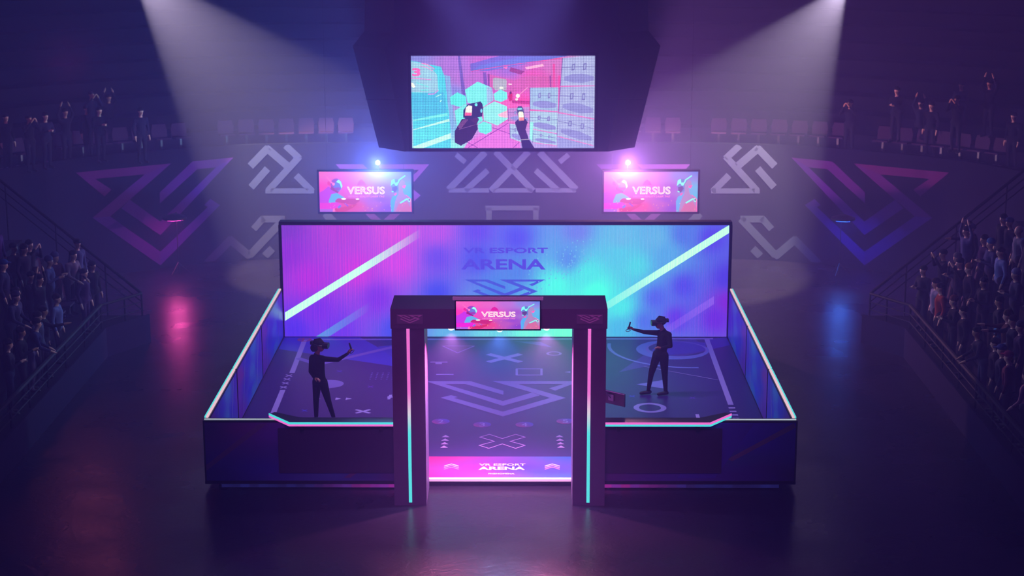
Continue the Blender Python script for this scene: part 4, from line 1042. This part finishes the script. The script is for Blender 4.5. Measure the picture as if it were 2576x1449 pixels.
def tier_spot(u, v, H):
    """which step of the side stands carries a person whose head top is seen there"""
    best = None
    for k in range(10):
        z = 0.65+TR*k; q = at_z(u, v, z+H); x = abs(q.x)
        lo_ = 9.32 if k == 0 else TX0+TD*(k-1); hi = TX0+TD*k
        if k == 0: lo_ = 9.25
        m_ = (lo_+hi)/2; d = abs(x-m_)
        if best is None or d < best[0]: best = (d, k, z, q, lo_+.16, hi-.14)
    d, k, z, q, a, b = best; s = 1 if q.x > 0 else -1
    x = min(b, max(a, abs(q.x))) if b > a else (a+b)/2
    return Vector((s*x, min(39.85, q.y), z))
DK = (34, 32, 46); NV = (30, 34, 62); GY = (70, 70, 84); JN = (48, 58, 96)
LEFT = [
 (152, 739, 'stand', (120, 130, 190), DK, 'short', (44, 32, 30), 'person in a pale blue long-sleeved shirt standing closest to the corner seats, left stand', 0),
 (110, 770, 'point', (26, 24, 36), DK, 'short', (20, 18, 20), 'person in a dark jacket with one hand lowered to the rail, left stand front row', 1),
 (83, 783, 'stand', (84, 90, 120), DK, 'long', (30, 22, 22), 'person in a striped grey sweater standing between two dark jackets, left stand', 0),
 (58, 802, 'lean', (44, 46, 100), (120, 104, 140), 'short', (18, 16, 20), 'person leaning forward in a blue top and light trousers, left stand front row', 0),
 (20, 733, 'lean', (58, 60, 104), DK, 'beanie', (52, 50, 92), 'person in a bulky plaid jacket leaning at the left stand', 0),
 (36, 722, 'stand', (76, 68, 108), DK, 'short', (40, 30, 40), 'person half hidden behind the bulky plaid jacket, left stand', 1),
 (2, 800, 'stand', (60, 40, 90), DK, 'cap', (150, 50, 130), 'person in a magenta cap cut off by the left picture edge', 0),
 (40, 822, 'clap', (28, 26, 36), DK, 'short', (20, 18, 22), 'person in a black tee reaching out a hand over the left rail', 1),
 (12, 852, 'clap', (34, 36, 60), JN, 'long', (30, 24, 26), 'person in jeans with folded hands at the lowest visible spot of the left stand', 0),
 (104, 645, 'clap', (84, 84, 136), DK, 'beanie', (50, 60, 120), 'person in an open pale jacket over an orange shirt, middle of the left crowd', 1),
 (176, 628, 'lean', (128, 104, 128), DK, 'short', (24, 20, 24), 'person in a pale pink t-shirt with arms stretched out, left stand', 0),
 (192, 601, 'stand', (84, 80, 132), DK, 'cap', (30, 26, 40), 'person in a pale jacket and dark cap behind the pink t-shirt, left stand', 0),
 (214, 676, 'stand', (64, 44, 92), (64, 44, 92), 'short', (40, 34, 60), 'person in a long plum dress near the empty seats, left stand', 0),
 (252, 656, 'stand', (18, 16, 26), (18, 16, 26), 'long', (14, 12, 18), 'tall person all in black beside the end rail, left stand', 1),
 (102, 603, 'photo', (34, 32, 48), DK, 'short', (30, 24, 30), 'person with a bright face high in the middle of the left crowd', 0),
 (86, 613, 'stand', (40, 28, 48), DK, 'long', (26, 20, 26), 'person with long dark hair beside the bright-faced one, left stand', 1),
 (28, 563, 'hip', (84, 44, 130), DK, 'short', (30, 26, 36), 'person in a violet dress standing highest on the left stand', 0),
 (140, 632, 'clap', (74, 30, 48), DK, 'beanie', (70, 80, 130), 'person in a dark red top and grey beanie, left stand', 0),
 (46, 672, 'stand', (32, 30, 44), DK, 'cap', (60, 40, 60), 'person in dark clothes and a dull cap, left stand upper rows', 1),
 (70, 682, 'photo', (28, 26, 40), DK, 'short', (20, 18, 24), 'person in black holding both hands up, left stand middle rows', 0),
 (6, 653, 'stand', (50, 52, 96), DK, 'cap', (40, 80, 160), 'person in a blue cap at the left picture edge', 0),
 (8, 604, 'stand', (36, 30, 50), DK, 'short', (24, 20, 26), 'person in dark clothes at the left picture edge, above the blue cap', 1),
 (8, 910, 'hip', (30, 28, 40), NV, 'short', (22, 20, 24), 'person in black at the lower left picture edge behind the rail', 0),
 (130, 690, 'up', (30, 30, 44), DK, 'short', (22, 20, 26), 'person with both arms raised behind the front row, left stand', 1)]
RIGHT = [
 (2373, 700, 'hip', (160, 150, 190), DK, 'long', (50, 36, 40), 'person in a pale sleeveless shirt next to the empty seats, right stand', 0),
 (2408, 712, 'stand', (170, 66, 44), DK, 'long', (24, 20, 24), 'person in an orange top half behind the pale shirt, right stand', 0),
 (2446, 745, 'clap', (22, 20, 30), DK, 'beanie', (110, 60, 60), 'person in a black coat, pale scarf and reddish beanie, right stand front row', 0),
 (2376, 627, 'photo', (24, 22, 32), DK, 'short', (20, 18, 24), 'person in black taking a photo near the end rail, right stand', 1),
 (2350, 668, 'clap', (36, 34, 50), DK, 'short', (26, 22, 28), 'small dark figure clapping above the purple seats, right stand', 0),
 (2443, 637, 'clap', (80, 74, 104), DK, 'beanie', (110, 96, 110), 'person in a plaid shirt and brownish beanie, middle of the right crowd', 0),
 (2474, 664, 'stand', (34, 28, 40), DK, 'beanie', (140, 84, 64), 'person with an orange-brown beanie and a long dark coat, right stand', 0),
 (2434, 569, 'up', (82, 80, 136), (52, 48, 92), 'short', (26, 22, 30), 'person in a pale vest with arms raised beside the end rail, right stand', 0),
 (2462, 556, 'stand', (46, 44, 80), DK, 'long', (40, 30, 40), 'person with long hair at the top of the right crowd', 0),
 (2477, 557, 'point', (24, 22, 34), DK, 'short', (70, 60, 100), 'person in a long black coat pointing toward the rail, right stand top', 0),
 (2527, 538, 'stand', (30, 28, 42), NV, 'short', (30, 26, 32), 'person in a dark coat with a pale collar high on the right stand', 0),
 (2544, 547, 'stand', (34, 30, 46), DK, 'cap', (50, 70, 130), 'person in a dull blue cap high on the right stand', 1),
 (2566, 568, 'stand', (128, 120, 150), DK, 'bald', (110, 84, 80), 'bald person in a big pale shirt at the right picture edge', 0),
 (2550, 592, 'stand', (40, 38, 60), DK, 'cap', (60, 110, 190), 'person in a bright blue cap behind the pale-blue shirt, right stand', 0),
 (2512, 601, 'clap', (70, 70, 120), DK, 'beanie', (64, 120, 190), 'person in a bright blue beanie, middle of the right crowd', 0),
 (2527, 621, 'hip', (120, 130, 196), DK, 'short', (40, 26, 30), 'person in a pale blue shirt with a hand on the hip, right stand', 0),
 (2509, 677, 'clap', (60, 58, 90), DK, 'beanie', (150, 140, 190), 'person in a lilac beanie below the pale blue shirt, right stand', 0),
 (2522, 697, 'clap', (24, 22, 32), DK, 'short', (30, 22, 26), 'person in black with a thin white scarf, right stand', 1),
 (2498, 781, 'point', (84, 44, 46), (150, 150, 200), 'beanie', (90, 62, 60), 'person in a brown beanie and rust jacket pointing left, right stand front row', 0),
 (2521, 793, 'point', (40, 44, 70), DK, 'short', (30, 24, 26), 'person with an outstretched arm in a patterned sleeve, right stand', 0),
 (2530, 822, 'lean', (44, 42, 60), JN, 'short', (20, 18, 22), 'person in jeans and checked shirt leaning by the right rail', 1),
 (2556, 795, 'stand', (60, 34, 76), DK, 'beanie', (60, 60, 100), 'person in a plum hood near the right picture edge', 0),
 (2542, 850, 'stand', (46, 30, 44), DK, 'long', (22, 18, 22), 'person with long hair and a deep V-neck top by the right rail', 0),
 (2566, 857, 'stand', (38, 38, 66), DK, 'cap', (60, 76, 150), 'person in a blue cap directly behind the long-haired one, right stand', 0),
 (2573, 930, 'stride', (190, 130, 150), NV, 'short', (30, 24, 26), 'person in a puffy pinkish jacket cut off by the right picture edge', 0),
 (2573, 884, 'stand', (110, 36, 62), DK, 'cap', (170, 40, 80), 'person in a red cap at the right picture edge', 0),
 (2518, 745, 'hip', (30, 30, 44), (60, 150, 210), 'short', (30, 24, 30), 'person in bright blue shorts among dark coats, right stand', 1),
 (2406, 638, 'photo', (22, 20, 32), DK, 'long', (18, 16, 22), 'person in black holding a phone beside the photographer, right stand', 0),
 (2492, 600, 'stand', (64, 34, 86), DK, 'short', (30, 24, 34), 'person in a purple top in the middle of the right crowd', 1),
 (2420, 770, 'stand', (26, 24, 34), DK, 'short', (22, 18, 24), 'person in a black jacket right behind the front rail post, right stand', 0)]
HP = 1.5
taken = []
for lst in (LEFT, RIGHT):
    for (u, v, pose, top, low, hk, hc, lab, sk) in lst:
        q = tier_spot(u, v, HP); 
        for _ in range(6):
            cl = [t for t in taken if (t-q).length < 0.36]
            if not cl: break
            q.y -= 0.13 if q.y > cl[0].y - 0.01 and False else 0; q.y += 0.14 if q.y >= cl[0].y else -0.14
        q.y = min(39.9, q.y)
        taken.append(q.copy())
        tgt = Vector((0, 35, 0)); dx, dy = tgt.x-q.x, tgt.y-q.y
        rz = math.atan2(dy, dx)+PI/2 + rnd.uniform(-.25, .25)
        person(q, rz, HP/1.74, pose, top, low, hk, hc, lab, sk)
# dim spectators on the far stand
for k, (u, v) in enumerate([(12, 285), (70, 288), (112, 282), (162, 272), (216, 264), (228, 228), (248, 268), (272, 236), (352, 270), (2140, 250), (2258, 218), (2318, 250), (2345, 256), (2410, 240), (2420, 205), (2492, 200), (2552, 282)]):
    best = None
    for i in range(0, 9):
        z = 3.15+.42*i; q = at_z(u, v, z+1.5); cx = min(range(len(CURVE)), key=lambda j: (CURVE[j][0]-q.x)**2+(CURVE[j][1]-q.y)**2)
        dd = math.hypot(CURVE[cx][0]-q.x, CURVE[cx][1]-q.y)
        if q.y < CURVE[cx][1]: dd = -dd
        e = abs(dd-(0.2+.85*(i+.35)))
        if best is None or e < best[0]: best = (e, q, z)
    q = best[1]; q.z = best[2]
    person(q, math.atan2(35-q.y, -q.x)+PI/2, HP/1.74, ['stand', 'photo', 'clap', 'up'][k % 4], [(26, 24, 40), (20, 19, 30), (38, 38, 66)][k % 3], DK, 'short', (26, 22, 30), 'shadowy spectator on the dim far grandstand', k % 2, 'spectators on the far grandstand')

# players --------------------------------------------------------------------
blk = cloth((20, 17, 26)); blk2 = cloth((24, 20, 30)); pskin = pbr('skin_player', (150, 92, 78), .55)
def player(o3, caps, name_lab, hc, hf, hairlump):
    me = build_body(caps, .0085, 'player')
    for mm in (blk, blk2, pskin, shoe): me.materials.append(mm)
    o = bpy.data.objects.new('person', me); C.objects.link(o); o.location = o3; tag(o, name_lab, 'person')
    hc = Vector(hc); f = Vector(hf).normalized(); ang = math.atan2(f.y, f.x)+PI/2
    R = Matrix.Translation(hc) @ Matrix.Rotation(ang, 4, 'Z')
    def part(mb, nm, mat, par=o):
        m_ = mb.mesh(nm, smooth=True); m_.materials.append(mat); m_.transform(R); q = bpy.data.objects.new(nm, m_); C.objects.link(q); q.parent = par; return q
    h = MB(); h.sphere((0, .02, .045), .1, .115, .092)
    for l in hairlump: h.sphere(l[:3], l[3], l[3], l[3]*1.2, 10, 6)
    part(h, 'hair', cloth((26, 20, 24)))
    v = MB(); v.box(-.09, .09, -.19, -.08, -.045, .055, bev=.03); hs = part(v, 'headset', black)
    s_ = MB()
    for i in range(20):
        a = 2*PI*i/20; b2 = 2*PI*(i+1)/20
        P0 = Vector((.108*math.cos(a), .015+.125*math.sin(a), .03+.03*math.sin(a))); P1 = Vector((.108*math.cos(b2), .015+.125*math.sin(b2), .03+.03*math.sin(b2)))
        s_.tube(P0, P1, .014, n=6)
    s_.box(-.05, .05, .12, .17, .02, .09, bev=.015); s_.tube((0, -.1, .06), (0, -.03, .145), .012, n=6); s_.tube((0, -.03, .145), (0, .1, .12), .012, n=6)
    part(s_, 'head_strap', black, hs)
    for sx in (-1, 1): pass
    return o
def controller(p, d, lab):
    p = Vector(p); d = Vector(d).normalized()
    t = empty('vr_controller', p, lab, 'controller', 'VR controllers held by the players')
    m = MB(); m.tube(p-d*.02, p-d*.13, .019, .015, 10); m.tube(p-d*.02, p+d*.03, .019, .026, 10); m.obj('handle', black, t, smooth=True)
    m = MB(); a = d.orthogonal().normalized(); b2 = d.cross(a)
    for i in range(16):
        x, y = 2*PI*i/16, 2*PI*(i+1)/16; c0 = p+d*.055
        ax = (a*math.cos(x)+b2*math.sin(x)*.8)*.05; bx = (a*math.cos(y)+b2*math.sin(y)*.8)*.05
        m.tube(c0+ax+d*.02*math.cos(x), c0+bx+d*.02*math.cos(y), .007, n=6)
    m.obj('tracking_ring', black, t, smooth=True)
OR = Vector((3.145, 35.54, ZP+.004))
cr_ = [((.125, 0, .86), (.14, 0, .98), .135, .115, 1), ((.14, 0, .98), (.17, 0, 1.12), .115, .13, 0), ((.17, 0, 1.12), (.185, 0, 1.26), .13, .135, 0), ((.10, .08, 1.31), (.27, -.08, 1.31), .075, .075, 0), ((.20, 0, 1.30), (.17, 0, 1.38), .085, .062, 0),
       ((.18, 0, 1.34), (.13, 0, 1.46), .056, .052, 2), ((.06, .06, .86), (-.06, .04, .45), .1, .064, 1), ((-.06, .04, .45), (-.115, .02, .10), .062, .04, 1), ((-.09, .03, .05), (-.27, -.01, .035), .046, .036, 3),
       ((.185, -.06, .86), (.215, -.05, .45), .105, .066, 1), ((.215, -.05, .45), (.24, -.03, .10), .064, .042, 1), ((.26, -.03, .05), (.09, -.08, .035), .046, .036, 3),
       ((.08, .08, 1.31), (-.22, .06, 1.335), .062, .046, 0), ((-.22, .06, 1.335), (-.44, .02, 1.40), .044, .028, 0), ((.28, -.09, 1.29), (.31, -.17, 1.10), .062, .048, 0), ((.31, -.17, 1.10), (.12, -.2, 1.06), .045, .03, 0)]
cr_ += head((.105, 0, 1.545), (-1, -.1, -.15)) + hand((-.44, .02, 1.40), (-.85, -.05, .5), (.4, 0, .8)) + hand((.12, -.2, 1.06), (-1, .1, .1), (0, 0, 1))
player(OR, cr_, 'person in black with VR headset facing left, arm outstretched, right side of court', (.105, 0, 1.545), (-1, -.1, 0), [])
controller(OR+Vector((-.545, .0, 1.44)), (-.25, 0, -1), 'black VR controller in the outstretched hand of the right player')
OL = Vector((-3.47, 33.7, ZP+.004))
cl_ = [((-.14, 0, .82), (-.145, 0, .95), .13, .115, 1), ((-.145, 0, .95), (-.155, 0, 1.1), .115, .12, 0), ((-.155, 0, 1.1), (-.16, 0, 1.24), .12, .13, 0), ((-.27, .03, 1.30), (-.07, -.04, 1.30), .07, .07, 0), ((-.18, 0, 1.3), (-.19, 0, 1.37), .08, .06, 0),
       ((-.19, 0, 1.34), (-.16, 0, 1.48), .054, .05, 2), ((-.2, .02, .82), (-.225, 0, .44), .095, .062, 1), ((-.225, 0, .44), (-.235, .03, .1), .06, .042, 1), ((-.24, .04, .05), (-.20, -.13, .035), .045, .037, 3),
       ((-.08, -.02, .82), (.02, -.04, .44), .098, .062, 1), ((.02, -.04, .44), (.11, 0, .1), .06, .042, 1), ((.11, .02, .05), (.17, -.14, .035), .045, .037, 3),
       ((-.06, -.05, 1.30), (.24, -.07, 1.29), .058, .044, 0), ((.24, -.07, 1.29), (.43, -.05, 1.41), .042, .028, 0), ((-.29, .03, 1.29), (-.31, -.04, 1.04), .058, .046, 0), ((-.31, -.04, 1.04), (-.22, -.15, .93), .044, .03, 0)]
cl_ += head((-.135, 0, 1.56), (1, -.15, -.1)) + hand((.43, -.05, 1.41), (.6, .1, .8), (-.6, 0, .5)) + hand((-.22, -.15, .93), (.8, -.5, -.1), (0, 0, 1))
player(OL, cl_, 'person in black with VR headset facing right, arm raised, left side of court', (-.135, 0, 1.56), (1, -.15, 0), [(-.08, .06, -.03, .06), (.08, .06, -.03, .06), (0, .11, -.05, .07)])
controller(OL+Vector((.50, -.035, 1.50)), (.3, 0, -1), 'black VR controller in the raised hand of the left player')

# ------------------------------------------------------------------ monitor behind the right column
g = empty('monitor', (2.12, 30.75, .9), 'flat monitor seen from its plain back, fixed beside the right column', 'monitor')
zt, zbm = 0, 0
pA = at_y(1500, 968.5, 31.25); pB = at_y(1571, 992, 30.85); pC = at_y(1568, 1024, 30.85)
hgt = pB.z-pC.z
A, B = Vector((pA.x, 31.25, pB.z)), Vector((pB.x, 30.85, pB.z))
pA2 = at_y(1500, 968.5, 31.2)
d = (B-A).normalized(); n_ = Vector((d.y, -d.x, 0))
m = MB(); m.prism([A, B, B-Vector((0, 0, hgt)), A-Vector((0, 0, hgt))], -n_*.03); m.obj('housing', pbr('monitor_back', (70, 50, 74), .5), g)
m = MB(); T = n_*.003
for a_, b_, in ((A, B), (B, B-Vector((0, 0, hgt)))):
    m.tube(a_+T, b_+T, .012, n=6)
m.obj('rim', alu, g)
mid = A*.45+B*.55-Vector((0, 0, hgt*.5))
m = MB(); m.prism([mid+Vector((0, 0, .07))-d*.06+T, mid+Vector((0, 0, .07))+d*.06+T, mid-Vector((0, 0, .05))+d*.06+T, mid-Vector((0, 0, .05))-d*.06+T], n_*.02); m.obj('mount_plate', alu, g)
m = MB(); tp = A*.62+B*.38+n_*.06
m.tube(mid+n_*.03, tp, .009, n=6); m.tube(tp, Vector((1.80, 30.25, tp.z-.25)), .009, n=6); m.obj('bracket_arm', alu, g)

# ------------------------------------------------------------------ haze and ambient light
hz = MB(); hz.box(-23, 23, -3, 66, -0.3, 14)
hm = bpy.data.materials.new('hall_haze'); hm.use_nodes = True; nt = hm.node_tree; nt.nodes.clear()
o_ = nt.nodes.new('ShaderNodeOutputMaterial'); vs = nt.nodes.new('ShaderNodeVolumeScatter')
vs.inputs['Color'].default_value = (.43, .35, 1.0, 1); vs.inputs['Density'].default_value = 0.0142; vs.inputs['Anisotropy'].default_value = 0.1
nt.links.new(vs.outputs[0], o_.inputs['Volume'])
hzo = hz.obj('haze', hm)
import bmesh
bm = bmesh.new(); bm.from_mesh(hzo.data); bmesh.ops.remove_doubles(bm, verts=bm.verts, dist=1e-4); bmesh.ops.recalc_face_normals(bm, faces=bm.faces); bm.to_mesh(hzo.data); bm.free()
tag(hzo, 'thin violet stage haze filling the whole hall', 'haze', kind='stuff')
W = bpy.data.worlds.new('world'); bpy.context.scene.world = W; W.use_nodes = True
W.node_tree.nodes['Background'].inputs[0].default_value = (.07, .025, .85, 1); W.node_tree.nodes['Background'].inputs[1].default_value = 0.06

sc = bpy.context.scene
sc.view_settings.view_transform = 'Standard'; sc.view_settings.look = 'None'; sc.view_settings.gamma = 1; sc.view_settings.exposure = 0.0
sc.view_settings.use_curve_mapping = False
cy = sc.cycles
cy.use_denoising = True; cy.max_bounces = 5; cy.volume_bounces = 1; cy.diffuse_bounces = 2; cy.glossy_bounces = 3; cy.caustics_reflective = False; cy.caustics_refractive = False
cy.sample_clamp_indirect = 4.0
